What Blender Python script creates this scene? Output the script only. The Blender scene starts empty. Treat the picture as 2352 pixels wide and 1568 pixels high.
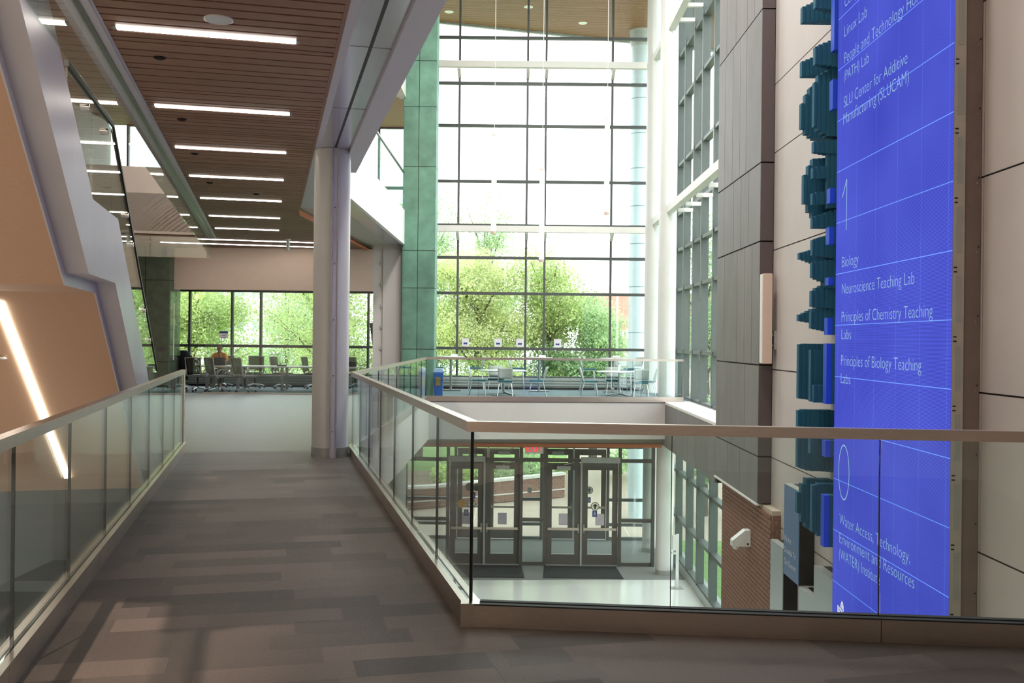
import bpy, math, random
import numpy as np
from mathutils import Matrix, Vector
random.seed(7)
SC = bpy.context.scene
COL = SC.collection
R = math.radians
TH = R(13.95)                       # heading of the bridge, left of the view axis
CT, ST = math.cos(TH), math.sin(TH)
ZG = -4.97                          # ground floor level (bridge floor is 0)
ZC = 4.16                           # ceiling over the bridge
Z3 = 5.24                           # third floor level
ZR = 13.2                           # roof soffit

# ------------------------------------------------------------------ camera, world, lights, exposure
cam = bpy.data.cameras.new('camera'); camo = bpy.data.objects.new('camera', cam); COL.objects.link(camo)
cam.sensor_width = 36.0; cam.lens = 35.0
cam.shift_x = -10 / 2352; cam.shift_y = -2 / 2352
cam.clip_start = 0.05; cam.clip_end = 500
camo.location = (0, 0, 1.6)
camo.rotation_euler = (Matrix.Rotation(R(90), 3, 'X') @ Matrix.Rotation(0.0105, 3, 'Z')).to_euler()
SC.camera = camo
vs = SC.view_settings
vs.view_transform = 'Standard'; vs.look = 'None'; vs.gamma = 1.0; vs.exposure = 0.0; vs.use_curve_mapping = False
W = bpy.data.worlds.new('overcast_sky'); SC.world = W; W.use_nodes = True
bg = W.node_tree.nodes['Background']
bg.inputs[0].default_value = (0.93, 0.97, 1.0, 1); bg.inputs[1].default_value = 4.8
SC.cycles.max_bounces = 8; SC.cycles.diffuse_bounces = 4; SC.cycles.glossy_bounces = 4
SC.cycles.transparent_max_bounces = 24; SC.cycles.sample_clamp_indirect = 6.0
SC.cycles.caustics_reflective = False; SC.cycles.caustics_refractive = False

def lamp(name, loc, size, power, color, rot=(0, 0, 0), size_y=None, spread=None):
    l = bpy.data.lights.new(name, 'AREA'); l.energy = power; l.color = color
    l.shape = 'RECTANGLE'; l.size = size; l.size_y = size_y or size
    if spread: l.spread = spread
    o = bpy.data.objects.new(name, l); COL.objects.link(o); o.location = loc; o.rotation_euler = rot
    return o
WARM = (1.0, 0.83, 0.68); NEUT = (1.0, 0.97, 0.94)
ATRIUM_W, HALL_W, UPPER_W = 470, 60, 130
# unseen fill lamps added under the atrium roof and above the lobby
for i, (x, y) in enumerate([(1.2, 10.5), (1.2, 15.0), (1.0, 19.5), (0.6, 24.5)]):
    lamp('atrium_fill', (x, y, ZR - 0.08), 1.2, ATRIUM_W, NEUT)
for i, (x, y) in enumerate([(0.2, -0.6)]):
    lamp('lobby_fill', (x, y, ZC - 0.06), 0.5, HALL_W, WARM)
lamp('rear_high_lamp', (-3.2, -2.9, 12.9), .14, 5000, WARM)
for x, y in [(-5.0, 8.0), (-6.5, 13.0), (-8.0, 19.0), (-6.5, 24.0)]:
    lamp('upper_floor_fill', (x, y, 8.5), 1.0, UPPER_W, WARM)  # unseen lamps added to fill the third floor
for x, y in [(-4.5, 7.0), (-6.0, 12.0)]:
    lamp('ground_floor_fill', (x, y, ZG + 4.2), 0.6, 60, WARM)  # unseen lamps added over the ground floor beside the stair

# ------------------------------------------------------------------ helpers
def lin(c):
    if isinstance(c, str):
        c = [int(c[i:i + 2], 16) / 255 for i in (0, 2, 4)]
    return [(v / 12.92 if v <= 0.04045 else ((v + 0.055) / 1.055) ** 2.4) for v in c]
MATS = {}
def M(name, c, rough=0.6, metal=0.0, var=0.08, scale=6.0, objvar=0.0, bump=0.0, stretch=None, emit=None, spec=None):
    """principled material, colour broken up by world-space noise (and per piece where objvar is set)"""
    m = bpy.data.materials.new(name); m.use_nodes = True; nt = m.node_tree; N = nt.nodes; L = nt.links
    b = N['Principled BSDF']; c = lin(c)
    b.inputs['Roughness'].default_value = rough; b.inputs['Metallic'].default_value = metal
    if spec is not None: b.inputs['Specular IOR Level'].default_value = spec
    geo = N.new('ShaderNodeNewGeometry'); mp = N.new('ShaderNodeMapping'); mp.inputs['Scale'].default_value = stretch or (1, 1, 1)
    L.new(geo.outputs['Position'], mp.inputs['Vector'])
    no = N.new('ShaderNodeTexNoise'); no.inputs['Scale'].default_value = scale; no.inputs['Detail'].default_value = 4
    L.new(mp.outputs[0], no.inputs['Vector'])
    mr = N.new('ShaderNodeMapRange'); mr.inputs['From Min'].default_value = 0.25; mr.inputs['From Max'].default_value = 0.75
    mr.inputs['To Min'].default_value = 1 - var; mr.inputs['To Max'].default_value = 1 + var
    L.new(no.outputs['Fac'], mr.inputs['Value']); fac = mr.outputs[0]
    if objvar:
        oi = N.new('ShaderNodeObjectInfo'); m2 = N.new('ShaderNodeMapRange')
        m2.inputs['To Min'].default_value = 1 - objvar; m2.inputs['To Max'].default_value = 1 + objvar
        L.new(oi.outputs['Random'], m2.inputs['Value'])
        mu = N.new('ShaderNodeMath'); mu.operation = 'MULTIPLY'; L.new(fac, mu.inputs[0]); L.new(m2.outputs[0], mu.inputs[1]); fac = mu.outputs[0]
    vm = N.new('ShaderNodeVectorMath'); vm.operation = 'SCALE'; vm.inputs[0].default_value = c
    L.new(fac, vm.inputs['Scale']); L.new(vm.outputs[0], b.inputs['Base Color'])
    if bump:
        bp = N.new('ShaderNodeBump'); bp.inputs['Strength'].default_value = bump; bp.inputs['Distance'].default_value = 0.01
        L.new(no.outputs['Fac'], bp.inputs['Height']); L.new(bp.outputs[0], b.inputs['Normal'])
    if emit:
        b.inputs['Emission Color'].default_value = (*lin(emit[0]), 1); b.inputs['Emission Strength'].default_value = emit[1]
    MATS[name] = m
    return m
def glass(name, tint, base=0.04, boost=0.96, rough=0.0):
    m = bpy.data.materials.new(name); m.use_nodes = True; nt = m.node_tree; N = nt.nodes; L = nt.links
    N.remove(N['Principled BSDF']); out = N['Material Output']
    tr = N.new('ShaderNodeBsdfTransparent'); tr.inputs[0].default_value = (*tint, 1)
    gl = N.new('ShaderNodeBsdfGlossy'); gl.inputs['Roughness'].default_value = rough; gl.inputs[0].default_value = (0.95, 1, 0.98, 1)
    lw = N.new('ShaderNodeLayerWeight'); lw.inputs['Blend'].default_value = 0.5
    pw = N.new('ShaderNodeMath'); pw.operation = 'POWER'; pw.inputs[1].default_value = 5
    ma = N.new('ShaderNodeMath'); ma.operation = 'MULTIPLY_ADD'; ma.inputs[1].default_value = boost; ma.inputs[2].default_value = base
    mx = N.new('ShaderNodeMixShader')
    L.new(lw.outputs['Facing'], pw.inputs[0]); L.new(pw.outputs[0], ma.inputs[0]); L.new(ma.outputs[0], mx.inputs[0])
    L.new(tr.outputs[0], mx.inputs[1]); L.new(gl.outputs[0], mx.inputs[2]); L.new(mx.outputs[0], out.inputs[0])
    MATS[name] = m
    return m
def emitter(name, c, strength):
    m = bpy.data.materials.new(name); m.use_nodes = True; N = m.node_tree.nodes; L = m.node_tree.links
    N.remove(N['Principled BSDF']); e = N.new('ShaderNodeEmission'); e.inputs[0].default_value = (*c, 1); e.inputs[1].default_value = strength
    L.new(e.outputs[0], N['Material Output'].inputs[0]); MATS[name] = m
    return m

def Lw(u, v, z=0.0):
    """bridge coordinates (along, to the right) to the world"""
    return Vector((v * CT - u * ST, v * ST + u * CT, z))

class MB:
    """collects shapes into one mesh"""
    def __init__(self): self.v = []; self.f = []; self.s = []
    def add(self, vs, fs, smooth=False):
        k = len(self.v); self.v += [tuple(p) for p in vs]; self.f += [tuple(i + k for i in f) for f in fs]; self.s += [smooth] * len(fs)
        return self
    def box(self, lo, hi, mat=None):
        (a, b, c), (d, e, f) = lo, hi
        p = [(a, b, c), (d, b, c), (d, e, c), (a, e, c), (a, b, f), (d, b, f), (d, e, f), (a, e, f)]
        if mat is not None: p = [mat @ Vector(q) for q in p]
        return self.add(p, [(0, 3, 2, 1), (4, 5, 6, 7), (0, 1, 5, 4), (1, 2, 6, 5), (2, 3, 7, 6), (3, 0, 4, 7)])
    def rbox(self, lo, hi, r=0.02, mat=None, seg=3):
        """box with its vertical-plane outline (x,z) rounded; used for pads"""
        (a, b, c), (d, e, f) = lo, hi
        pts = []
        for cx, cz, a0 in ((d - r, f - r, 0), (a + r, f - r, 90), (a + r, c + r, 180), (d - r, c + r, 270)):
            for i in range(seg + 1):
                t = R(a0 + 90 * i / seg); pts.append((cx + r * math.cos(t), cz + r * math.sin(t)))
        n = len(pts); vs = [(x, b, z) for x, z in pts] + [(x, e, z) for x, z in pts]
        if mat is not None: vs = [mat @ Vector(q) for q in vs]
        fs = [tuple(range(n)), tuple(range(2 * n - 1, n - 1, -1))] + [(i, i + n, (i + 1) % n + n, (i + 1) % n) for i in range(n)]
        return self.add(vs, fs)
    def prism(self, pts, z0, z1, mat=None):
        n = len(pts)
        ar = sum(pts[i][0] * pts[(i + 1) % n][1] - pts[(i + 1) % n][0] * pts[i][1] for i in range(n))
        if ar < 0: pts = list(reversed(pts))
        vs = [(p[0], p[1], z0) for p in pts] + [(p[0], p[1], z1) for p in pts]
        if mat is not None: vs = [mat @ Vector(q) for q in vs]
        fs = [tuple(range(n - 1, -1, -1)), tuple(range(n, 2 * n))] + [(i, (i + 1) % n, (i + 1) % n + n, i + n) for i in range(n)]
        return self.add(vs, fs)
    def tube(self, pts, r, n=8, cap=True, r2=None):
        """round bar along a polyline; r may be a list"""
        pts = [Vector(p) for p in pts]; k = len(pts)
        rs = r if isinstance(r, (list, tuple)) else [r] * k
        if r2 is not None: rs = [r + (r2 - r) * i / (k - 1) for i in range(k)]
        vs = []; up = None
        for i, p in enumerate(pts):
            d = (pts[min(i + 1, k - 1)] - pts[max(i - 1, 0)]).normalized()
            if up is None:
                up = Vector((0, 0, 1)) if abs(d.z) < 0.9 else Vector((1, 0, 0))
            a = d.cross(up).normalized(); b = a.cross(d).normalized(); up = b
            for j in range(n):
                t = 2 * math.pi * j / n
                vs.append(p + a * (rs[i] * math.cos(t)) + b * (rs[i] * math.sin(t)))
        fs = [(i * n + j, i * n + (j + 1) % n, (i + 1) * n + (j + 1) % n, (i + 1) * n + j) for i in range(k - 1) for j in range(n)]
        self.add(vs, fs, True)
        if cap:
            self.add(vs[:n], [tuple(range(n))]); self.add(vs[-n:], [tuple(range(n - 1, -1, -1))])
        return self
    def lathe(self, prof, cen=(0, 0, 0), n=24):
        """profile of (radius, height) turned round a vertical axis"""
        vs = []; k = len(prof)
        for r, z in prof:
            for j in range(n):
                t = 2 * math.pi * j / n; vs.append((cen[0] + r * math.cos(t), cen[1] + r * math.sin(t), cen[2] + z))
        fs = [(i * n + j, i * n + (j + 1) % n, (i + 1) * n + (j + 1) % n, (i + 1) * n + j) for i in range(k - 1) for j in range(n)]
        self.add(vs, fs, True)
        self.add(vs[:n], [tuple(range(n - 1, -1, -1))]); self.add(vs[-n:], [tuple(range(n))])
        return self
    def mesh(self, name, mat):
        me = bpy.data.meshes.new(name); me.from_pydata(self.v, [], self.f)
        me.polygons.foreach_set('use_smooth', self.s); me.materials.append(MATS[mat] if isinstance(mat, str) else mat); me.update()
        return me
    def build(self, name, mat, parent=None, local=True, loc=None):
        o = bpy.data.objects.new(name, self.mesh(name, mat)); COL.objects.link(o)
        if loc is not None: o.location = loc
        if parent is not None: par(o, parent, local)
        return o
def world_of(o):
    m = o.matrix_basis.copy()
    if o.parent: m = world_of(o.parent) @ o.matrix_parent_inverse @ m
    return m
def par(o, p, local=False):
    o.parent = p
    if not local: o.matrix_parent_inverse = world_of(p).inverted()
    return o
UNIT = {}
def piece(name, lo, hi, mat, parent=None, frame=None, local=False):
    """a plain piece (plank, slat, pane, bar): shares one unit cube per material.  frame='L' = bridge coordinates (u, v, z)"""
    if mat not in UNIT:
        UNIT[mat] = MB().box((-.5, -.5, -.5), (.5, .5, .5)).mesh(mat + '_block', mat)
    o = bpy.data.objects.new(name, UNIT[mat]); COL.objects.link(o)
    c = [(a + b) / 2 for a, b in zip(lo, hi)]; s = [abs(b - a) for a, b in zip(lo, hi)]
    if frame == 'L':
        o.location = Lw(*c); o.scale = (s[1], s[0], s[2]); o.rotation_euler = (0, 0, TH)
    else:
        o.location = c; o.scale = s
    if parent is not None: par(o, parent, local)
    return o
def bar(name, p0, p1, w, h, mat, parent=None, roll_up=(0, 0, 1), local=False):
    """straight rectangular bar from p0 to p1, sharing the unit cube"""
    p0, p1 = Vector(p0), Vector(p1); d = (p1 - p0); L_ = d.length; d.normalize()
    x = d.cross(Vector(roll_up)) if abs(d.dot(Vector(roll_up))) < .99 else Vector((1, 0, 0)); x.normalize(); z = x.cross(d); z.normalize()
    m = Matrix((x, d, z)).transposed()
    o = piece(name, (-.5, -.5, -.5), (.5, .5, .5), mat)
    o.location = (p0 + p1) / 2; o.rotation_euler = m.to_euler(); o.scale = (w, L_, h)
    if parent is not None: par(o, parent, local)
    return o
def tag(o, label=None, cat=None, group=None, kind=None):
    if label: o['label'] = label
    if cat: o['category'] = cat
    if group: o['group'] = group
    if kind: o['kind'] = kind
    return o
def thing(name, label, cat, loc=(0, 0, 0), rz=0.0, group=None, kind=None):
    o = bpy.data.objects.new(name, None); COL.objects.link(o); o.location = loc; o.rotation_euler = (0, 0, rz); o.empty_display_size = .2
    return tag(o, label, cat, group, kind)
def struct(name, mb, mat, label=None, loc=None):
    o = mb.build(name, mat); tag(o, label, None, None, 'structure')
    return o
def copy_tree(o, parent=None):
    c = o.copy(); COL.objects.link(c)
    if parent is not None: c.parent = parent
    for ch in [x for x in o.children]: copy_tree(ch, c)
    return c
def yv(v, Y):
    '''point where the bridge line v crosses world Y'''
    return ((v - Y * ST) / CT, Y)
def wbox(lo, hi): return MB().box(lo, hi)
def lbox(u0, u1, v0, v1, z0, z1):
    return MB().prism([Lw(u0, v0)[:2], Lw(u1, v0)[:2], Lw(u1, v1)[:2], Lw(u0, v1)[:2]], z0, z1)
def text_on(name, s, origin, xdir, ydir, width, cap, mat, parent, thin=0.0, lift=0.004):
    """flat lettering: baseline starts at origin, runs along xdir for width, capitals cap high"""
    cu = bpy.data.curves.new(name, 'FONT'); cu.body = s; cu.size = 1.0; cu.offset = -thin; cu.resolution_u = 3
    t = bpy.data.objects.new(name, cu); COL.objects.link(t)
    dg = bpy.context.evaluated_depsgraph_get(); me = bpy.data.meshes.new_from_object(t.evaluated_get(dg))
    bpy.data.objects.remove(t); bpy.data.curves.remove(cu)
    xs = [v.co.x for v in me.vertices]; x0, x1 = min(xs), max(xs)
    sx = width / (x1 - x0); sy = cap / 0.70
    X, Y = Vector(xdir).normalized(), Vector(ydir).normalized(); Z = X.cross(Y)
    for v in me.vertices:
        v.co = X * ((v.co.x - x0) * sx) + Y * (v.co.y * sy) + Z * lift
    me.materials.append(MATS[mat]); me.name = name
    o = bpy.data.objects.new(name, me); COL.objects.link(o); o.location = origin
    if parent is not None: par(o, parent)
    return o

# ------------------------------------------------------------------ materials
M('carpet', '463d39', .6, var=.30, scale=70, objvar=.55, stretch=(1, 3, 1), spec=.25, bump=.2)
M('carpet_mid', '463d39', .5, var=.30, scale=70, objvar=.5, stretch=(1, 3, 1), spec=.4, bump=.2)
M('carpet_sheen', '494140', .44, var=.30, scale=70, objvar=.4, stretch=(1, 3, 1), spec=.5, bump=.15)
M('carpet_far', '4c4440', .38, var=.35, scale=5, stretch=(.5, 7, 1), spec=.6)  # one carpet; far copies paler and glossier to imitate window glare
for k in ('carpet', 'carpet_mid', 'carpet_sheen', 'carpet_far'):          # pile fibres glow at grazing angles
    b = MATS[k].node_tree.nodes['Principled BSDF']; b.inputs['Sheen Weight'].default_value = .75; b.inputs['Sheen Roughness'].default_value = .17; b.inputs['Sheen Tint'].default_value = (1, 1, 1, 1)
M('carpet_blue', '6f7f86', .8, var=.2, scale=9)
M('subfloor', '3c3835', .9)
M('wood', '946f5e', .55, var=.16, scale=9, objvar=.1, stretch=(1, 6, 6))
M('wood_light', '8a5c34', .5, var=.15, scale=6, objvar=.08, stretch=(1, 6, 6))
M('wood_edge', 'b0623c', .5, var=.1)
M('dark_gap', '1d1512', .9)
M('white_paint', 'e8e6e2', .55, var=.02)
M('gypsum', 'cfcac4', .7, var=.02); M('fascia_grey', 'b6b4b2', .6, var=.02)
M('soffit_cream', 'dcb99c', .75, var=.03, scale=40)
M('bulkhead', 'd8c2b2', .75, var=.02)
M('stringer_white', 'dcdbe2', .32, var=.04, scale=2)
M('column_white', 'd9dbd8', .35, var=.02)
M('beam_metal', 'c9cbd6', .18, metal=.7, var=.06, scale=3)
M('beam_paint', 'c9c7d2', .45, var=.02)
M('steel', 'cabdb2', .30, metal=1.0, var=.06, scale=14, stretch=(1, 1, 6))
M('steel_dark', '8d8a86', .35, metal=1.0, var=.06)
M('chrome', 'd8d8da', .15, metal=1.0, var=.02)
M('mullion', '4b4f4e', .45, var=.04)
M('mullion_side', '59605e', .4, var=.04)
M('black', '0b0c0d', .5, var=.02); M('gasket', '121314', .7, var=.02)
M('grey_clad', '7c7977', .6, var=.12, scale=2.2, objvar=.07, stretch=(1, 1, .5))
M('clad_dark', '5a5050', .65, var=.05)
M('wall_panel', 'c3bdb8', .6, var=.03, scale=2, objvar=.02)
M('joint', '2a2522', .9)
M('green_slate_shaded', '56614f', .6, var=.25, scale=4, objvar=.08, bump=.15)  # slate copy darkened for the shade under the ceiling
M('green_slate', '5d8674', .6, var=.28, scale=2.6, objvar=.08, bump=.15)
M('brick', '86604f', .8, var=.2, scale=14)
M('mortar', 'c2b3a2', .9, var=.05)
M('teal_foam', '1f607b', .85, var=.06, scale=30, objvar=.05)
M('screenlit_foam', '1c4fd0', .6, var=.05)  # blue light of the screen on the foam, painted as colour
M('foam_back', '83756f', .8)
M('donor_blue', '5a78a0', .35, var=.05)
M('donor_grey', 'a3b0b2', .35, var=.05)
M('terrazzo', 'e6e8e4', .12, var=.05, scale=60)
M('entry_mat', '4c4c4c', .9, var=.25, scale=60)
M('entry_carpet', '8b8c8a', .9, var=.2, scale=50)
M('rubber_mat', '333537', .8, var=.15, scale=60)
M('door_bronze', '54504d', .45, var=.05)
M('paper', 'e6e2e4', .7); M('paper_lilac', 'b9b2bd', .7)
M('sign_blue', '24407f', .5); M('sign_green', '2f4f3f', .5); M('sign_yellow', 'c9962a', .5); M('sign_cream', 'dfe0d0', .5)
M('exit_red', 'd8202a', .5, emit=('ff2030', 1.2))
M('bin_blue', '1f55a0', .45, var=.04); M('bag_blue', '9fb8dc', .35); M('bin_label', '7a6a35', .5)
M('plastic_white', 'e3e6e4', .4); M('chair_white', 'b9beba', .4); M('plastic_grey', 'a5a9a6', .45); M('mesh_grey', '585d5a', .8, var=.12, scale=80)
M('mesh_dark', '3f423e', .8, var=.12, scale=80); M('frame_grey', 'b5b2aa', .4); M('seat_grey', '707577', .8)
M('teal_seat', '1e6170', .7); M('table_white', 'eceeee', .3); M('leg_grey', '8f9393', .3, metal=.6)
M('skin', 'a9705a', .55, var=.05); M('shirt', 'e59a1c', .8, var=.08, scale=20); M('hair', '241a17', .7, var=.2, scale=60); M('trousers', '15171c', .85)
M('jacket', '10131a', .9, var=.2, scale=20); M('laptop', '33363a', .5); M('cup_green', '5a6b2a', .5); M('tv_black', '15171a', .3)
M('leaf_lime', 'd0e29e', .6, var=.3, scale=.9, objvar=.1); M('leaf_green', 'c2dbac', .6, var=.3, scale=.9, objvar=.1); M('leaf_olive', 'd2dca2', .6, var=.3, scale=.9, objvar=.1)
M('bark', '5a4f47', .9, var=.2); M('grass', '7a9a55', .9, var=.25, scale=3); M('mulch', '8a7766', .9, var=.3, scale=8)
M('concrete', 'b5a495', .85, var=.08, scale=1.2); M('cap_stone', 'd9d5cf', .8)
M('red_brick_far', 'c38a7a', .9, var=.1, scale=2); M('cream_far', 'd8d4c4', .8); M('white_far', 'e0e0e0', .8); M('window_far', '9aa5a8', .2); M('brown_far', '86655c', .9)
M('ext_column', 'c7d6dc', .4, var=.03); M('ext_joint', '7d929b', .5); M('heater', 'aeb5b2', .45, var=.05)
M('ceiling_white', 'd8d2ca', .8)
glass('rail_glass', (.93, .972, .95), boost=.75); glass('window_glass', (.94, .97, .965), boost=.7)
glass('rail_glass_soft', (.92, .972, .955), boost=.3); glass('door_glass', (.95, .972, .967), boost=.7); glass('edge_glass', (.45, .72, .62), base=.1)
emitter('strip_light', (1.0, .93, .84), 14.0); emitter('strip_soffit', (1.0, .93, .82), 11.0)
emitter('pendant_glow', (1.0, .98, .95), 3.2)
emitter('text_glow', (.36, .58, .82), .95); emitter('logo_glow', (.85, .85, .95), 1.0)
# leaves let some light through, each leaf its own shade
for k in ('leaf_lime', 'leaf_green', 'leaf_olive'):
    m = MATS[k]; nt = m.node_tree; b = nt.nodes['Principled BSDF']; tr = nt.nodes.new('ShaderNodeBsdfTranslucent'); mx = nt.nodes.new('ShaderNodeMixShader'); mx.inputs[0].default_value = .5
    src = b.inputs['Base Color'].links[0].from_socket
    gi = nt.nodes.new('ShaderNodeNewGeometry'); mr_ = nt.nodes.new('ShaderNodeMapRange'); mr_.inputs['To Min'].default_value = .62; mr_.inputs['To Max'].default_value = 1.3; nt.links.new(gi.outputs['Random Per Island'], mr_.inputs['Value'])
    sc_ = nt.nodes.new('ShaderNodeVectorMath'); sc_.operation = 'SCALE'; nt.links.new(src, sc_.inputs[0]); nt.links.new(mr_.outputs[0], sc_.inputs['Scale']); src = sc_.outputs[0]
    nt.links.new(src, b.inputs['Base Color']); nt.links.new(src, tr.inputs[0])
    nt.links.new(b.outputs[0], mx.inputs[1]); nt.links.new(tr.outputs[0], mx.inputs[2]); nt.links.new(mx.outputs[0], nt.nodes['Material Output'].inputs[0])
# mesh chair backs are see-through weave
for k in ('mesh_grey', 'mesh_dark'):
    m = MATS[k]; nt = m.node_tree; b = nt.nodes['Principled BSDF']; tr = nt.nodes.new('ShaderNodeBsdfTransparent'); mx = nt.nodes.new('ShaderNodeMixShader'); mx.inputs[0].default_value = .74
    nt.links.new(tr.outputs[0], mx.inputs[1]); nt.links.new(b.outputs[0], mx.inputs[2]); nt.links.new(mx.outputs[0], nt.nodes['Material Output'].inputs[0])
# the LED wall: blue picture with fine scan lines and a lighter grid
def screen_material():
    m = bpy.data.materials.new('led_screen'); m.use_nodes = True; nt = m.node_tree; N = nt.nodes; L = nt.links
    N.remove(N['Principled BSDF'])
    geo = N.new('ShaderNodeNewGeometry'); sp = N.new('ShaderNodeSeparateXYZ'); L.new(geo.outputs['Position'], sp.inputs[0])
    def math_(op, a, b=None, c=None):
        n = N.new('ShaderNodeMath'); n.operation = op
        for i, q in enumerate((a, b, c)):
            if q is None: continue
            if isinstance(q, (int, float)): n.inputs[i].default_value = q
            else: L.new(q, n.inputs[i])
        return n.outputs[0]
    z, y = sp.outputs[2], sp.outputs[1]
    scan = math_('SINE', math_('MULTIPLY', z, 2 * math.pi / 0.0125)); scan = math_('MULTIPLY_ADD', scan, .34, .72)
    def grid(co, off, pitch, w):
        f = math_('FRACT', math_('DIVIDE', math_('SUBTRACT', co, off), pitch))
        d = math_('MINIMUM', f, math_('SUBTRACT', 1.0, f))
        return math_('LESS_THAN', d, w / pitch)
    g = math_('MAXIMUM', math_('MULTIPLY', grid(z, 1.83, .63, .004), .7), math_('MULTIPLY', grid(y, 9.75, .62, .005), .13))
    nz = N.new('ShaderNodeTexNoise'); nz.inputs['Scale'].default_value = .7; L.new(geo.outputs['Position'], nz.inputs['Vector'])
    mixc = N.new('ShaderNodeMixRGB'); mixc.inputs[1].default_value = (.040, .050, .42, 1); mixc.inputs[2].default_value = (.095, .12, .66, 1); L.new(nz.outputs['Fac'], mixc.inputs[0])
    mul = N.new('ShaderNodeVectorMath'); mul.operation = 'SCALE'; L.new(mixc.outputs[0], mul.inputs[0]); L.new(scan, mul.inputs['Scale'])
    mg = N.new('ShaderNodeMixRGB'); mg.inputs[2].default_value = (.16, .33, 1.0, 1); L.new(g, mg.inputs[0]); L.new(mul.outputs[0], mg.inputs[1])
    e = N.new('ShaderNodeEmission'); e.inputs[1].default_value = 1.58; L.new(mg.outputs[0], e.inputs[0])
    L.new(e.outputs[0], N['Material Output'].inputs[0]); MATS['led_screen'] = m
screen_material()

# ================================================================== THE SETTING
# ---- bridge floor with carpet planks
def clip(poly, a, b, c):
    """keep a*x+b*y<=c"""
    out = []; n = len(poly)
    for i in range(n):
        p, q = poly[i], poly[(i + 1) % n]; dp, dq = a * p[0] + b * p[1] - c, a * q[0] + b * q[1] - c
        if dp <= 0: out.append(p)
        if dp * dq < 0:
            t = dp / (dp - dq); out.append((p[0] + (q[0] - p[0]) * t, p[1] + (q[1] - p[1]) * t))
    return out
VL, VR = -1.12, 1.09                 # inner faces of the bridge kerbs
FA = Vector((-0.29, 5.578)); FB = Vector((4.2, 5.144))       # front kerb, inner foot line
fn = Vector((FA.y - FB.y, FB.x - FA.x)).normalized()         # normal pointing away from the viewer
fc = fn.dot(FA)
RE = (-2.42, 14.35)                  # end of the bridge railing at the column
floor_pts = [Lw(-6, -1.3)[:2], (5.2, -4.5), (4.22, 5.1), (FB.x, FB.y + .12), (FA.x + .13, FA.y + .13), Lw(13.9, 1.22)[:2], (-2.27, 14.4), (-2.27, 26.0), (4.9, 26.75), (4.9, 33.0), (-13, 33.0), (-13, 18.2), Lw(14.9, -5.6)[:2], Lw(14.9, -1.3)[:2]]
fl = MB().prism(floor_pts, -.03, -.006)
floor = struct('floor', fl, 'carpet_far', 'dark carpet floor of the bridge and upper lobby')
def plank_obj(poly, mat='carpet'):
    if len(poly) < 3: return
    cx = sum(p[0] for p in poly) / len(poly); cy = sum(p[1] for p in poly) / len(poly)
    ar = abs(sum(poly[i][0] * poly[(i + 1) % len(poly)][1] - poly[(i + 1) % len(poly)][0] * poly[i][1] for i in range(len(poly)))) / 2
    if ar < .004: return
    o = MB().prism([(p[0] - cx, p[1] - cy) for p in poly], -.006, 0).build('carpet_plank', mat, loc=(cx, cy, 0)); par(o, floor)
u = 3.0
while u < 14.5:
    v = VL - random.random() * .5
    while v < 4.6:
        ln = random.choice((.33, .5, .5, .75, 1.0))
        rect = [Lw(u, v)[:2], Lw(u + .2495, v)[:2], Lw(u + .2495, v + ln - .0005)[:2], Lw(u, v + ln - .0005)[:2]]
        a = clip(clip(rect, CT, ST, VR), -CT, -ST, -VL)
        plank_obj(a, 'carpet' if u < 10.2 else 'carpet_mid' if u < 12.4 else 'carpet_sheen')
        b = clip(clip(rect, -CT, -ST, -VR), fn.x, fn.y, fc)
        b = clip(b, 1, 0, 4.2) if len(b) > 2 else b
        plank_obj(b)
        v += ln
    u += .25
# carpet of the meeting room and lounge, a shade bluer
piece('rug_field', (-12.6, 28.6, -.006), (-4.1, 32.9, .001), 'carpet_blue', floor)
piece('rug_field', (-2.2, 27.0, -.006), (4.8, 32.9, .001), 'carpet_blue', floor)
# slab edge of the lounge and of the bridge
t = struct('trim_1', MB().prism([(-2.27, 26.0), (4.05, 26.68), (4.05, 27.2), (-2.27, 26.6)], -1.0, -.031), 'fascia_grey', 'pale fascia under the lounge floor edge')
t = struct('trim_2', MB().prism([(-3.4, 26.9), (4.05, 27.3), (4.05, 27.5), (-3.4, 27.1)], -1.18, -.98), 'gypsum', 'grey bulkhead over the entrance')
t = struct('trim_3', MB().prism([(-3.4, 26.75), (4.0, 27.15), (4.0, 29.0), (-3.4, 29.0)], -1.28, -1.18), 'wood_edge', 'wooden ceiling edge over the entrance')
t = struct('trim_4', MB().prism([(-2.27, 14.4), (-2.27, 26.0), (-2.45, 26.0), (-2.45, 14.4)], -1.0, -.031), 'gypsum', 'pale slab edge beside the void')
t = struct('trim_5', lbox(2.0, 13.9, 1.06, 1.22, -.9, -.031), 'gypsum', 'right slab edge of the bridge')
# ---- ground floor
g = struct('floor_1', MB().box((-14, -5, ZG - .2), (5.2, 28.0, ZG)), 'terrazzo', 'polished pale ground floor')
struct('floor_2', MB().prism([(-14, 26.6), (5.2, 27.6), (5.2, 33.2), (-14, 33.2)], ZG - .19, ZG + .002), 'entry_carpet', 'grey entrance carpet')
struct('floor_3', wbox((-13.4, -4.9, ZG), (-1.8, 25.5, ZG + .01)), 'entry_carpet', 'grey carpet of the ground floor below the stair')
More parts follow.
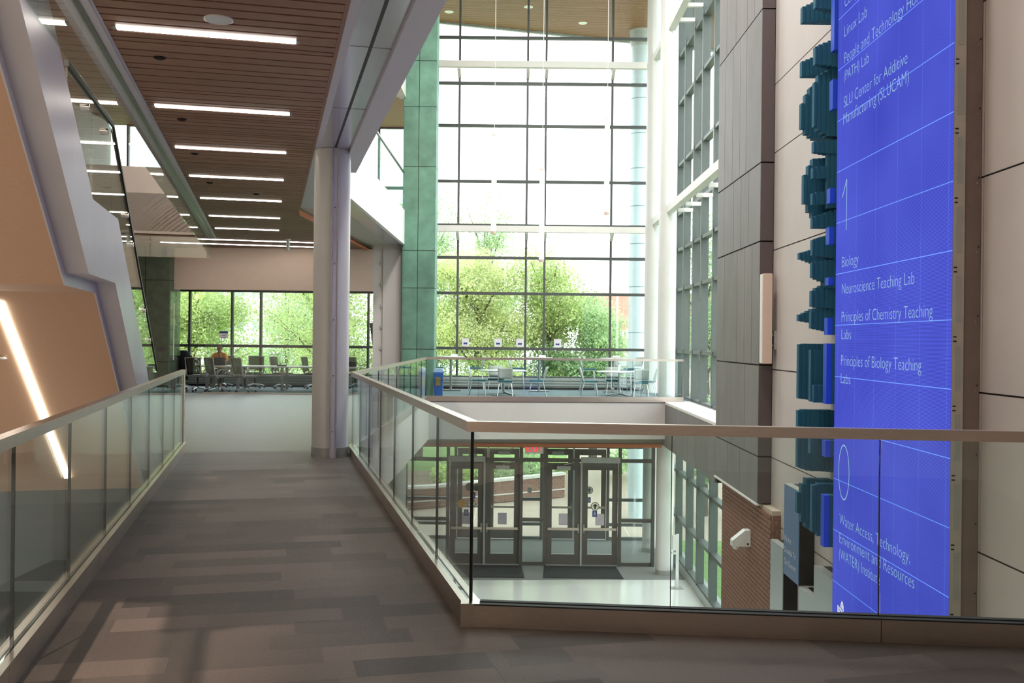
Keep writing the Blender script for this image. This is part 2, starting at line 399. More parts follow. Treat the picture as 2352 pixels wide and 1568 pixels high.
# ---- walls closing the hall
struct('wall_back', wbox((-14, -5.2, ZG), (5.2, -5.0, ZR)), 'gypsum')
struct('wall_light_cut', wbox((-2.88, -1.75, 0), (4.22, -1.6, ZR)), 'gypsum')  # unseen wall added behind the viewpoint to cut the rear light
struct('ceiling_5', wbox((-1.2, -1.6, ZC), (4.22, 2.2, ZC + .3)), 'ceiling_white')
struct('wall_left', wbox((-14.2, -5, ZG), (-13.5, 33, ZR)), 'gypsum')
struct('ceiling_1', wbox((-14, -5, ZR), (4.6, 33.1, ZR + .2)), 'ceiling_white')
wr = struct('wall_right', wbox((4.235, -5, ZG), (4.6, 19.9, ZR)), 'joint', 'pale panelled wall behind the blue screen')
zs = [ZG, -3.2, -1.32, -.28, 1.17, 3.13, 4.73, 5.86, 7.6, 9.4, 11.2, ZR]
ys = [-5, -1, 3, 6.3, 9.02, 12.7, 16.40]
for i in range(len(zs) - 1):
    for j in range(len(ys) - 1):
        piece('panel', (4.22, ys[j] + (.009 if j else 0), zs[i] + .009), (4.24, ys[j + 1] - .009, zs[i + 1] - .009), 'wall_panel', wr)
# ---- grey plank cladding (pier between wall and side window)
wc = struct('wall_pier', wbox((4.02, 16.44, -1.05), (4.5, 19.95, ZR)), 'joint', 'grey plank-clad pier beside the side window')
cz = [-1.05, -.27, 1.24, 3.28, 4.58, 7.11, 9.6, ZR]
jy = [[16.4, 17.75, 18.75, 19.9], [16.4, 17.4, 18.5, 19.9], [16.4, 16.95, 17.5, 18.1, 19.2, 19.9], [16.4, 17.25, 17.85, 18.45, 19.3, 19.9], [16.4, 17.5, 18.0, 18.6, 19.3, 19.9], [16.4, 16.95, 17.5, 18.4, 19.2, 19.9], [16.4, 17.6, 18.6, 19.9]]
for i in range(len(cz) - 1):
    for a, b in zip(jy[i][:-1], jy[i][1:]):
        piece('plank', (4.0, a + (.03 if a == 16.4 else .010), cz[i] + .012), (4.03, b - .010, cz[i + 1] - .012), 'grey_clad', wc)
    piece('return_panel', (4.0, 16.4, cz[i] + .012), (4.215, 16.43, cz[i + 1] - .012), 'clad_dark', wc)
bar('edge_strip', (4.0, 16.4, -1.06), (4.0, 19.9, -1.06), .05, .03, 'white_paint', wc)
# low plank-clad upstand running on to the lounge, with its white ledge
ws = struct('wall_sill', wbox((4.04, 19.9, -1.2), (4.72, 27.2, -.06)), 'joint', 'low plank-clad sill under the side window')
piece('ledge', (4.0, 19.9, -.06), (4.74, 27.2, 0), 'white_paint', ws)
y = 19.9
while y < 27.1:
    w = random.choice((.7, .9, 1.1)); piece('plank', (4.0, y + .006, -1.2), (4.045, min(y + w, 27.2) - .006, -.065), 'grey_clad', ws); y += w
# brick pier below the cladding: every course and joint modelled
wb = struct('wall_brick', wbox((4.085, 15.78, ZG), (4.5, 19.5, -1.06)), 'mortar', 'brown brick wall below the grey cladding')
bm = MB(); z = ZG + .005; row = 0
while z < -1.12:
    y = 15.8 - (0.1 if row % 2 else 0)
    while y < 19.5:
        a, b = max(y, 15.79), min(y + .205, 19.49)
        if b - a > .02: bm.box((4.06, a, z), (4.1, b, z + .066))
        y += .215
    for xx in (4.06, 4.17): bm.box((xx + (.0 if row % 2 else .03), 15.765, z), (xx + (.09 if row % 2 else .14), 15.8, z + .066))
    z += .0785; row += 1
o = bm.build('brick', 'brick', wb, local=False); o['kind'] = 'stuff'
# ---- wood slat ceiling over the bridge, light strips and edge trims
ce = struct('ceiling', lbox(3.2, 20.9, -1.36, .54, ZC + .03, ZC + .06), 'dark_gap', 'wooden slat ceiling over the bridge')
u = 3.2; light_u = [3.6, 6.2, 8.79, 11.65, 14.1, 16.54, 19.12, 21.84, 24.27]
CEDGE = lambda uu: .55 if uu < 20.9 else .55 + (uu - 20.9) * (3.15 - .55) / (30.3 - 20.9)
while u < 29.6:
    w = random.choice((.12, .17, .17, .2, .26))
    vl = -1.34 if u < 26.6 else -5.5
    piece('slat', (u + .016, vl, ZC), (u + w - .016, CEDGE(u + w / 2), ZC + .035), 'wood', ce, 'L')
    u += w
struct('ceiling_2', MB().prism([Lw(20.9, -1.36)[:2], Lw(26.7, -1.36)[:2], Lw(26.7, -6)[:2], (-12.5, 28.9), (-4.2, 28.9), Lw(20.9, .55)[:2]], ZC + .035, ZC + .05), 'dark_gap')
piece('edge_trim', (3.2, .54, ZC - .004), (20.9, .575, ZC + .05), 'wood', ce, 'L')
a, b = Lw(20.9, .56), Lw(30.3, 3.15)
bar('edge_trim', (a.x, a.y, ZC + .03), (b.x, b.y, ZC + .03), .04, .12, 'wood_edge', ce)
piece('edge_trim', (3.2, -1.36, ZC - .006), (26.7, -1.335, ZC + .05), 'beam_paint', ce, 'L')
# slab over the bridge and third floor
struct('trim_6', MB().prism([yv(-1.6, 2.85), Lw(20.5, -1.6)[:2], Lw(20.5, 1.03)[:2], yv(1.03, 2.85)], ZC + .07, Z3), 'beam_paint', 'slab over the bridge')
struct('trim_7', MB().prism([Lw(20.5, -1.6)[:2], Lw(20.5, 1.03)[:2], (-3.25, 17.5), (-3.25, 28.5), (-3.2, 33), (-13.4, 33), (-13.4, 24.0), Lw(26.75, -6)[:2], Lw(26.75, -1.6)[:2]], ZC + .12, Z3), 'gypsum', 'third floor slab beyond the column')
piece('edge_band', (3.2, -1.60, ZC - .02), (26.7, -1.36, ZC + .1), 'beam_paint', ce, 'L')
struct('trim_21', MB().prism([yv(-6.5, 2.85), Lw(4.6, -6.5)[:2], Lw(4.6, -1.6)[:2], yv(-1.6, 2.85)], ZC + .4, Z3), 'gypsum', 'unseen third floor slab added at the stair head to cut light')  # slab piece added out of view to stop the rear light
# metal-clad beam soffit above the column line
be = struct('trim_8', lbox(3.2, 14.1, .575, 1.03, ZC + .002, ZC + .07), 'beam_metal', 'shiny metal beam soffit with a dark slot')
piece('slot', (3.2, .825, ZC - .001), (13.6, .855, ZC + .01), 'black', be, 'L')
for uu in (4.0, 6.4, 8.8, 11.2): piece('seam', (uu, .66, ZC - .0005), (uu + .012, 1.03, ZC + .01), 'steel_dark', be, 'L')
piece('soffit_band', (3.2, .575, ZC - .003), (14.1, .65, ZC + .01), 'beam_paint', be, 'L')
struct('trim_9', lbox(3.2, 15.2, 1.03, 1.25, ZC - .05, Z3 + .05), 'beam_paint', 'lavender-lit edge fascia over the bridge')
# third-floor balcony fascia and its glass guard
tb = struct('trim_10', wbox((-3.25, 14.6, 4.29), (-3.2, 28.2, Z3 + .02)), 'white_paint', 'white balcony fascia on the third floor')
struct('trim_11', wbox((-3.62, 17.4, 4.27), (-3.26, 28.2, 4.285)), 'beam_metal', 'strip under the balcony')
gd = thing('balcony_guard', 'green-edged glass guard above the white balcony fascia', 'railing', (-3.22, 21, Z3))
for i in range(6): piece('pane', (-3.235, 15.5 + i * 2.1, Z3 + .02), (-3.22, 17.58 + i * 2.1, Z3 + 1.05), 'rail_glass', gd)
piece('top_rail', (-3.25, 15.5, Z3 + 1.05), (-3.2, 28.1, Z3 + 1.09), 'steel_dark', gd)
struct('ceiling_3', wbox((-13.4, 2.0, 8.6), (-3.3, 33, 8.75)), 'wood')
struct('wall_upper', wbox((-3.6, 28.3, 8.55), (-3.28, 28.6, ZR)), 'gypsum')
struct('trim_12', wbox((-3.4, 14.0, 8.45), (-3.2, 28.4, 9.9)), 'gypsum', 'upper balcony bulkhead')
# slab face at the far end of the stair opening
struct('trim_13', MB().prism([Lw(26.75, -6.2)[:2], Lw(26.75, -1.55)[:2], Lw(26.95, -1.55)[:2], Lw(26.95, -6.2)[:2]], ZC, 5.9), 'gypsum', 'grey slab face beyond the stair opening')
# ================================================================== COLUMNS
def round_column(cx, cy, r, z0, z1, mat, label, base_mat='plastic_grey', base=.13):
    t = thing('round_column', label, 'column', (cx, cy, z0))
    MB().lathe([(r, 0), (r, z1 - z0)], n=48).build('shaft', mat, t)
    if base: MB().lathe([(r + .006, 0), (r + .006, base)], n=48).build('base_band', base_mat, t)
    return t
colp = Lw(13.81, .82)
col = round_column(colp.x, colp.y, .245, 0, ZC, 'column_white', 'thick white round column at the end of the bridge railing')
# flat cover plate with screws facing the bridge
pl = lbox(13.53, 13.57, .80, .88, .0, ZC).build('cover_plate', 'beam_paint', col, local=False)
for vv in (.795, .875): piece('plate_edge', (13.515, vv, 0), (13.56, vv + .012, ZC), 'beam_metal', pl, 'L')
for z in (.35, 1.1, 1.85, 2.6, 3.35): piece('screw', (13.523, .833, z), (13.531, .845, z + .012), 'black', pl, 'L')
for cy, lab in ((28.3, 'nearer of the two slim white atrium columns beside the lounge'), (31.3, 'farther of the two slim white atrium columns beside the curtain wall')):
    round_column(4.27, cy, .25, ZG, ZR, 'column_white', lab)
ec = thing('exterior_column', 'pale blue ringed outdoor column carrying the roof overhang', 'column', (4.55, 37.2, ZG))
MB().lathe([(.30, 0), (.37, 3.2), (.37, ZR - ZG - .45)], n=40).build('shaft', 'ext_column', ec)
for z in (3.1, 4.2, 5.3, 6.9, 8.6, 10.2, 11.6, 13.0, 14.3, 15.6): MB().lathe([(.374, z), (.374, z + .03)], n=40).build('ring_joint', 'ext_joint', ec)
MB().lathe([(.37, ZR - ZG - .6), (.41, ZR - ZG - .5), (.41, ZR - ZG - .12), (.45, ZR - ZG)], n=40).build('capital', 'plastic_grey', ec)
# slate-green panelled piers
def slate_pier(x0, x1, y0, y1, z0, z1, zj, xj, label, mat='green_slate'):
    t = thing('slate_pier', label, 'pier', ((x0 + x1) / 2, y0, z0))
    MB().box((x0 + .012, y0 + .012, z0), (x1 - .012, y1, z1)).build('core', 'joint', t, local=False)
    zz = [z0] + zj + [z1]; xx = [x0] + xj + [x1]
    for i in range(len(zz) - 1):
        for j in range(len(xx) - 1):
            piece('panel', (xx[j] + .008, y0, zz[i] + .008), (xx[j + 1] - .008, y0 + .02, zz[i + 1] - .008), mat, t)
        piece('panel', (x1 - .02, y0 + .021, zz[i] + .008), (x1, y1, zz[i + 1] - .008), mat, t)
        piece('panel', (x0, y0 + .021, zz[i] + .008), (x0 + .02, y1, zz[i + 1] - .008), mat, t)
    return t
slate_pier(-3.26, -2.33, 28.2, 29.0, 0, ZR - .01, [1.33, 3.06, 4.12, 6.5, 8.2, 9.5, 11.3], [-2.82], 'tall green slate panelled pier left of the curtain wall')
slate_pier(-11.2, -9.78, 28.0, 28.7, 0, ZC + .03, [.9, 3.2], [-10.45], 'green slate pier with painted-in shade beside the meeting room door', 'green_slate_shaded')

# ================================================================== WINDOWS
TZ = [11.6, 10.09, 8.69, 6.85, 5.40, 4.33, 3.15, 1.33]
def curtain_wall(name, label, axis, at, lo, hi, z0, z1, posts, bars_z, mat, depth=.14, pw=.07):
    """axis 'x': spans x at y=at; axis 'y': spans y at x=at.  every post, bar and pane is a piece"""
    t = thing(name, label, None, ((lo + hi) / 2 if axis == 'x' else at, at if axis == 'x' else (lo + hi) / 2, z0), kind='structure')
    def pc(n, a, b, za, zb, off0, off1, m):
        if axis == 'x': piece(n, (a, at + off0, za), (b, at + off1, zb), m, t)
        else: piece(n, (at + off0, a, za), (at + off1, b, zb), m, t)
    P = [lo] + posts + [hi]
    for p in P: pc('mullion', p - pw / 2, p + pw / 2, z0, z1, -depth, 0, mat)
    Z = [z0] + sorted(bars_z) + [z1]
    for z in Z: 
        for a, b in zip(P[:-1], P[1:]): pc('transom', a + pw / 2, b - pw / 2, z - .045, z + .045, -depth * .9, 0, mat)
    for a, b in zip(P[:-1], P[1:]):
        for za, zb in zip(Z[:-1], Z[1:]): pc('pane', a + pw / 2, b - pw / 2, za + .045, zb - .045, -.03, -.022, 'window_glass')
    return t
PX = [-1.96, .29, .90, 3.09]
curtain_wall('window_1', 'tall gridded front curtain wall', 'x', 33.0, -2.72, 4.75, .38, ZR, PX, TZ, 'mullion')
struct('trim_14', wbox((-13.4, 32.75, .0), (4.8, 33.0, .38)), 'heater', 'louvred heater casing along the window foot')
for z in (.10, .19, .28):
    struct('trim_15', wbox((-13.4, 32.735, z), (4.8, 32.75, z + .012)), 'mullion')
struct('trim_16', wbox((-13.4, 32.70, .002), (4.8, 32.74, .07)), 'black')
struct('trim_17', wbox((-13.4, 33.0, -.6), (4.8, 33.15, .38)), 'mullion')
curtain_wall('window_2', 'side curtain wall beside the white columns', 'y', 4.95, 19.6, 32.9, 0.02, ZR, [21.2, 22.7, 24.25, 25.8, 27.0, 28.5, 29.7, 31.2], TZ, 'mullion_side', pw=.12, depth=.2)
curtain_wall('window_3', 'meeting room window', 'x', 33.0, -12.9, -3.3, .38, ZC, [-10.8, -9.4, -8.45, -6.3, -4.9], [1.33, 3.15], 'mullion')
curtain_wall('window_4', 'third floor window', 'x', 33.0, -12.9, -3.3, Z3 + .3, 8.6, [-10.8, -8.45, -6.3, -4.6], [6.6], 'mullion')
curtain_wall('window_5', 'ground floor side window', 'y', 4.95, 19.45, 33.0, ZG + .25, -1.2, [21.0, 22.5, 24.3, 26.0, 27.6, 29.4, 31.2], [-2.2, -3.55], 'mullion_side', pw=.12, depth=.2)
struct('trim_18', wbox((4.75, 19.5, ZG), (5.1, 33, ZG + .25)), 'heater', 'white heater casing on the ground floor')
struct('trim_19', wbox((4.72, 19.9, -1.2), (5.1, 33, .02)), 'mullion_side')
# white tubes bracing the glass
def brace(name, p0, p1, label, brackets):
    t = thing(name, label, 'beam', p0)
    bar('tube', p0, p1, .2, .2, 'white_paint', t)
    for a, b in brackets: bar('bracket', a, b, .1, .1, 'white_paint', t)
for z, w in ((5.22, 'lower'), (10.56, 'upper')):
    brace('bracing_beam', (-2.95, 32.35, z), (4.27, 32.35, z), w + ' white horizontal beam across the front curtain wall', [((x, 32.35, z - .1), (x, 32.9, z - .28)) for x in PX])
for z, w in ((5.35, 'lower'), (10.5, 'upper')):
    brace('bracing_beam', (4.30, 19.9, z), (4.30, 31.3, z), w + ' white beam running along the side curtain wall', [((4.35, y, z - .16), (4.78, y, z - .16)) for y in (21.2, 22.7, 24.25, 25.8, 27.0)])
# meeting room front: bulkhead, glass front and pivot door
struct('wall_meeting', wbox((-9.78, 28.4, 2.96), (-4.1, 28.6, ZC)), 'bulkhead', 'beige bulkhead over the meeting room glass')
wm = struct('wall_side', wbox((-4.1, 28.4, 0), (-3.27, 28.6, 4.29)), 'gypsum', 'pale wall panels between meeting room and green pier')
piece('panel', (-3.82, 28.36, .02), (-3.35, 28.4, 4.2), 'wall_panel', wm)
for z in (1.3, 1.9, 2.5, 3.1, 3.7): piece('hinge', (-3.87, 28.35, z), (-3.83, 28.38, z + .1), 'plastic_grey', wm)
struct('wall_meeting_side', wbox((-4.1, 28.6, 0), (-3.95, 32.9, ZC)), 'gypsum')
mg = thing('window_6', 'frameless glass front of the meeting room', None, (-6.5, 28.5, 0), kind='structure')
for a, b in ((-8.9, -7.35), (-7.35, -5.8), (-5.8, -4.9), (-4.9, -4.12)): piece('pane', (a + .004, 28.49, .03), (b - .004, 28.502, 2.9), 'window_glass', mg)
piece('head_rail', (-8.95, 28.45, 2.9), (-4.1, 28.54, 2.96), 'mullion', mg); piece('floor_channel', (-8.95, 28.46, 0), (-4.1, 28.54, .03), 'steel', mg)
dr = thing('door_1', 'open glass pivot door with long bar pull', None, (-9.75, 28.5, 0), kind='structure')
piece('pane', (-9.745, 28.0, .03), (-9.73, 28.85, 2.9), 'door_glass', dr)
for dx in (-.09, .08):
    MB().tube([(-9.74 + dx, 28.05, .95), (-9.74 + dx, 28.05, 2.55)], .016).build('pull_bar', 'steel', dr, local=False)
for z in (1.35, 2.4): bar('pull_post', (-9.84, 28.05, z), (-9.65, 28.05, z), .014, .014, 'steel', dr)
slate_pier(-12.4, -11.05, 32.2, 32.7, 0, ZC, [1.3], [-11.7], 'green slate pier inside the meeting room by the window', 'green_slate_shaded')

# ================================================================== RAILINGS
def rail_run(t, p0, p1, n, cap_z=1.145, kerb=True, cap=True, ext=(0, 0), pane='rail_glass', topmat='steel'):
    p0, p1 = Vector((*p0, 0)), Vector((*p1, 0)); d = (p1 - p0); Ln = d.length; d.normalize(); s = Vector((d.y, -d.x, 0))
    def at(a, z, o=0): return p0 + d * a + s * o + Vector((0, 0, z))
    if kerb:
        m = Ln / max(1, round(Ln / 2.4)); k = 0
        while k * m < Ln - .01:
            a, b = k * m, min(Ln, (k + 1) * m)
            bar('kerb_face', at(a + .002, .06), at(b - .002, .06), .015, .135, 'steel', t).location += -s * .045
            bar('kerb_face', at(a + .002, .06), at(b - .002, .06), .015, .135, 'steel', t).location += s * .045
            k += 1
        for o in (-.033, .033): bar('kerb_top', at(0, .124, o), at(Ln, .124, o), .04, .008, topmat, t)
        bar('gasket', at(0, .1), at(Ln, .1), .03, .03, 'black', t)
    w = Ln / n
    bar('pane_edge', at(.002, .615), at(.008, .615), .018, .985, 'black', t)
    for i in range(n):
        bar('pane', at(i * w + .006, .615), at((i + 1) * w - .006, .615), .016, .99, pane, t)
        bar('pane_edge', at((i + 1) * w - .006, .615), at((i + 1) * w - .002, .615), .017, .985, 'black', t)
    if cap: bar('handrail', at(-ext[0], cap_z - .03), at(Ln + ext[1], cap_z - .03), .062, .058, 'steel', t)
k = .045
pL0, pL1 = Lw(2.4, VL - k), Lw(14.72, VL - k)
t = thing('glass_railing', 'glass railing along the left side of the bridge', 'railing', (pL0.x, pL0.y, 0)); rail_run(t, pL0[:2], pL1[:2], 9)
bar('end_post', Lw(14.66, VL - k, 0), Lw(14.66, VL - k, 1.09), .05, .05, 'steel', t)
fa = FA + fn * k; fb = FB + fn * k
pc = Vector((fa.x + .045, fa.y - .01, 0)); pR1 = Lw(13.95, VR + k)
t = thing('glass_railing', 'glass railing along the right side of the bridge', 'railing', (pc.x, pc.y, 0)); rail_run(t, pc[:2], pR1[:2], 7)
t = thing('glass_railing', 'glass railing across the foreground with bronze-toned handrail', 'railing', (pc.x, pc.y, 0)); rail_run(t, pc[:2], fb, 4, ext=(.031, 0), topmat='gasket'); piece('corner_block', (pc.x - .055, pc.y - .055, 0), (pc.x + .05, pc.y + .05, .1285), 'steel', t)
t = thing('glass_railing', 'glass railing receding beside the void beyond the white column', 'railing', (-2.36, 14.4, 0)); rail_run(t, (pR1.x, pR1.y), (-2.36, 26.1), 9, pane='rail_glass_soft')
t = thing('glass_railing', 'far glass railing in front of the lounge tables', 'railing', (-2.36, 26.1, 0)); rail_run(t, (-2.36, 26.1), (4.5, 26.8), 5, pane='rail_glass_soft')
bar('end_post', (4.5, 26.8, 0), (4.5, 26.8, 1.12), .04, .04, 'steel_dark', t)

# ================================================================== STAIR
st = thing('staircase', 'white-sided staircase with cream soffit rising on the left', 'staircase', Lw(14.9, -3.0))
SL = .61
def zb(u): return 2.12 + .605 * (8.89 - u) if u < 8.89 else (2.12 if u < 10.36 else 2.12 - .62 * (u - 10.36))
def zt(u): return 2.78 + .60 * (9.05 - u) if u < 9.05 else (2.76 if u < 10.5 else 2.76 - .624 * (u - 10.5))
def ribbon(us, lo, hi, v0, v1):
    """solid between two height curves along the stair, v0..v1 wide"""
    m = MB(); n = len(us); vs = []
    for uu, a, b in zip(us, lo, hi):
        vs += [Lw(uu, v0, a), Lw(uu, v1, a), Lw(uu, v1, b), Lw(uu, v0, b)]
    fs = [(0, 1, 2, 3), tuple(4 * (n - 1) + q for q in (3, 2, 1, 0))]
    for i in range(n - 1):
        for q in range(4): fs.append((4 * i + q, 4 * (i + 1) + q, 4 * (i + 1) + (q + 1) % 4, 4 * i + (q + 1) % 4))
    return m.add(vs, fs)
US = [4.0, 8.89, 9.05, 10.36, 10.5, 14.0, 14.9]
ribbon(US, [max(zb(u), -.29) for u in US], [max(zt(u), -.01) for u in US], -1.65, -1.46).build('stringer', 'stringer_white', st, local=False)
UB = [3.6, 8.89, 10.36, 14.35]
VE = -4.7
ribbon(UB, [zb(u) - .10 for u in UB], [zb(u) + .12 for u in UB], VE, -1.652).build('soffit', 'soffit_cream', st, local=False)
ribbon(UB, [zb(u) - .101 for u in UB], [zb(u) + .02 for u in UB], -1.653, -1.640).build('soffit_edge', 'stringer_white', st, local=False)
ribbon(US, [max(zb(u), -.29) for u in US], [max(zt(u), -.01) for u in US], VE - .19, VE).build('stringer', 'stringer_white', st, local=False)
# treads
for run, (ua, za, ub, n) in enumerate(((4.6, 5.24, 9.05, 17), (10.5, 2.62, 14.75, 17))):
    for i in range(n):
        w = (ub - ua) / n; z = za - (i + 1) * (za - (2.62 if run == 0 else 0)) / n
        if z > .01: piece('tread', (ua + i * w, VE, z - .16), (ua + (i + 1) * w + .02, -1.65, z), 'gypsum', st, 'L')
piece('landing', (9.05, VE, 2.2), (10.5, -1.65, 2.62), 'gypsum', st, 'L')
# LED line let into the lower soffit
dz = [(10.5, zb(10.5) - .112), (14.0, zb(14.0) - .112)]
bar('light_line', Lw(dz[0][0], -2.53, dz[0][1]), Lw(dz[1][0], -2.53, dz[1][1]), .075, .02, 'strip_soffit', st)
MB().lathe([(.045, 0), (.06, -.02), (.03, -.03)], n=16).build('sprinkler', 'plastic_white', st, local=False, loc=Lw(11.4, -2.72, zb(11.4) - .10))
# side glass with dark top edge and round standoffs
def zh(u): return 3.62 if u < 10.29 else 3.62 - .604 * (u - 10.29)
UG = [8.6, 9.3, 10.29]; 
for a, b in ((8.05, 9.15), (9.15, 10.29), (10.29, 11.5), (11.5, 12.7), (12.7, 13.6), (13.6, 14.42)):
    us = [a + .004, b - .004]
    ribbon(us, [zt(u) - .1 for u in us], [min(zh(u), 4.1) for u in us], -1.50, -1.485).build('pane', 'rail_glass', st, local=False)
ribbon([8.05, 10.29, 14.42], [zh(u) for u in (8.05, 10.29, 14.42)], [zh(u) + .045 for u in (8.05, 10.29, 14.42)], -1.51, -1.475).build('top_edge', 'black', st, local=False)
for uu in (8.9, 9.9, 11.3, 11.75, 12.9, 13.5):
    p = Lw(uu, -1.47, zh(uu) - .12); q = Lw(uu, -1.54, zh(uu) - .12)
    MB().tube([p, q], .03, 12).build('standoff', 'chrome', st, local=False)
# glass smoke screen hanging round the stair opening
sm = thing('smoke_screen', 'clear glass smoke screen hanging below the ceiling edge above the stair', 'glass screen', Lw(6, -1.45, 3.63))
uu = 2.4
while uu < 26.6:
    piece('pane', (uu + .004, -1.456, 3.63), (min(uu + 1.5, 26.75) - .004, -1.444, ZC - .02), 'rail_glass', sm, 'L'); uu += 1.5
for i in range(3): piece('pane', (26.744, -1.45 - 1.5 * (i + 1) + .004, 3.63), (26.756, -1.45 - 1.5 * i - .004, ZC), 'rail_glass_soft', sm, 'L')
piece('clamp', (2.4, -1.475, ZC - .03), (26.75, -1.425, ZC - .004), 'steel_dark', sm, 'L')

# ================================================================== CEILING FIXTURES
def strip(u, v0, v1, label):
    t = thing('linear_light', label, 'light', Lw(u, (v0 + v1) / 2, ZC))
    piece('diffuser', (u - .045, v0 + .03, ZC - .014), (u + .045, v1 - .03, ZC - .001), 'strip_light', t, 'L')
    for a, b in ((v0, v0 + .03), (v1 - .03, v1)): piece('end_cap', (u - .047, a, ZC - .014), (u + .047, b, ZC - .001), 'plastic_grey', t, 'L')
ordn = ['first', 'second', 'third', 'fourth', 'fifth', 'sixth', 'seventh']
for i, uu in enumerate([8.79, 11.65, 14.1, 16.54, 19.12, 21.84, 24.27]):
    strip(uu, -1.28, .23, ordn[i] + ' nearest short linear light in the wooden bridge ceiling')
strip(3.6, -1.28, .23, 'linear light in the bridge ceiling almost above the viewpoint'); strip(6.2, -1.28, .23, 'linear light in the bridge ceiling just out of view before the nearest strip')
strip(27.1, -1.7, 1.6, 'nearer of the two long linear lights by the meeting room'); strip(28.4, -2.9, 1.3, 'farther of the two long linear lights by the meeting room')
p = Lw(8.35, -.42, ZC)
t = thing('ceiling_speaker', 'round white ceiling speaker beyond the first light strip', 'speaker', p)
MB().lathe([(.115, 0), (.115, -.012), (.10, -.018), (.09, -.014), (.03, -.014)], n=32).build('grille', 'plastic_white', t)
for (uu, vv), lab in zip(((9.65, -1.0), (12.3, -1.02), (14.55, -1.03), (17.2, -.98), (18.3, -.25)), ('after the first light strip', 'after the second light strip', 'after the third light strip', 'after the fourth light strip', 'in mid-ceiling before the fifth light strip')):
    t = thing('sprinkler_cover', 'small dark round sprinkler cover in the slats ' + lab, 'sprinkler', Lw(uu, vv, ZC))
    MB().lathe([(.055, 0), (.055, -.008), (.03, -.02)], n=16).build('cap', 'dark_gap', t)
t = thing('pendant_camera', 'small white cylinder camera hanging under the far ceiling', 'camera', Lw(26.4, .45, ZC))
MB().lathe([(.07, 0), (.07, -.02), (.025, -.03), (.045, -.08), (.045, -.26), (.03, -.30)], n=20).build('body', 'plastic_white', t)
# pendant tubes in the atrium
for (x, zt_, zb_, y), lab in zip(((-.53, 6.16, 3.95, 22), (.535, 5.41, 3.34, 22.0), (1.96, 6.55, 4.4, 22)), ('left', 'middle', 'right')):
    t = thing('pendant_light', lab + ' slender white tube pendant in front of the curtain wall', 'light', (x, y, zt_))
    MB().tube([(0, 0, 0), (0, 0, ZR - zt_)], .006, 6).build('cable', 'plastic_white', t)
    MB().lathe([(.02, 0), (.055, -.02), (.055, -.05)], n=20).build('cap', 'bulkhead', t)
    MB().lathe([(.054, zb_ - zt_ + .06), (.054, -.05)], n=20).build('tube', 'pendant_glow', t)
    MB().lathe([(.055, zb_ - zt_), (.055, zb_ - zt_ + .06)], n=20).build('foot_ring', 'bulkhead', t)

# ================================================================== BLUE SCREEN WALL
SXW = 3.95
sc = thing('led_screen', 'tall blue LED directory screen on the right wall', 'screen', (SXW, 10.7, -3.2))
S0, S1 = 9.04, 12.34
MB().add([(SXW, S1, -3.2), (SXW, S0, -3.2), (SXW, S0, 9.5), (SXW, S1, 9.5)], [(0, 1, 2, 3)]).build('display', 'led_screen', sc, local=False)
MB().box((SXW + .004, S0, -3.2), (4.06, S1, 9.5)).build('casing', 'frame_grey', sc, local=False)
MB().box((4.06, S0 + .02, -3.4), (4.215, S1, 9.6)).build('mount_box', 'foam_back', sc, local=False)
z = -2.6
while z < 9:
    piece('service_label', (3.99, S0 - .006, z), (4.035, S0, z + .42), 'plastic_grey', sc)
    for q in (.14, .18): piece('vent_mark', (3.965, S0 - .004, z - q), (3.995, S0 + .001, z - q + .012), 'black', sc)
    piece('mount_screw', (4.17, S0 + .012, z), (4.18, S0 + .02, z + .012), 'chrome', sc); piece('mount_screw', (4.19, S0 + .012, z + .05), (4.2, S0 + .02, z + .062), 'black', sc)
    z += .63
def scr(s, x0, yb, x1, cap, thin=.017):
    F, CX, CY, RR = 2287, 1186, 782, .0105
    def Yat(x, y): return SXW * F / (x + RR * (y - CY) - CX)
    ya = Yat(x0, yb); zz = 1.6 - (yb - RR * (x0 - CX) - CY) / F * ya
    yb2 = Yat(x1, CY + (yb - CY) * (x1 - CX) / (x0 - CX))
    text_on('lettering', s, (SXW, ya, zz), (0, -1, 0), (0, 0, 1), ya - yb2, cap / F * ya, 'text_glow', sc, thin)
for a in (('Comp', 1941, 18, 1970, 27), ('Linux Lab', 1940, 85.5, 1992, 26), ('People and Technology Hor', 1940, 147, 2112, 26), ('(PATH) Lab', 1939, 188, 1996, 24),
          ('SLU Center for Additive', 1939, 248, 2085, 26), ('Manufacturing (SLUCAM)', 1938, 287, 2088, 26), ('Biology', 1934.7, 614, 1972.5, 25),
          ('Neuroscience Teaching Lab', 1934.7, 675.5, 2101, 25), ('Principles of Chemistry Teaching', 1934, 739.4, 2143, 25), ('Labs', 1933.6, 779, 1955.4, 24),
          ('Principles of Biology Teaching', 1932.6, 839, 2117, 25), ('Labs', 1932.2, 879.7, 1954, 24), ('Water Access, Technology,', 1929, 1202, 2091, 25),
          ('Environment and Resources', 1929, 1245.6, 2101, 25), ('(WATER) Institute', 1928, 1281, 2021.6, 24)): scr(*a)
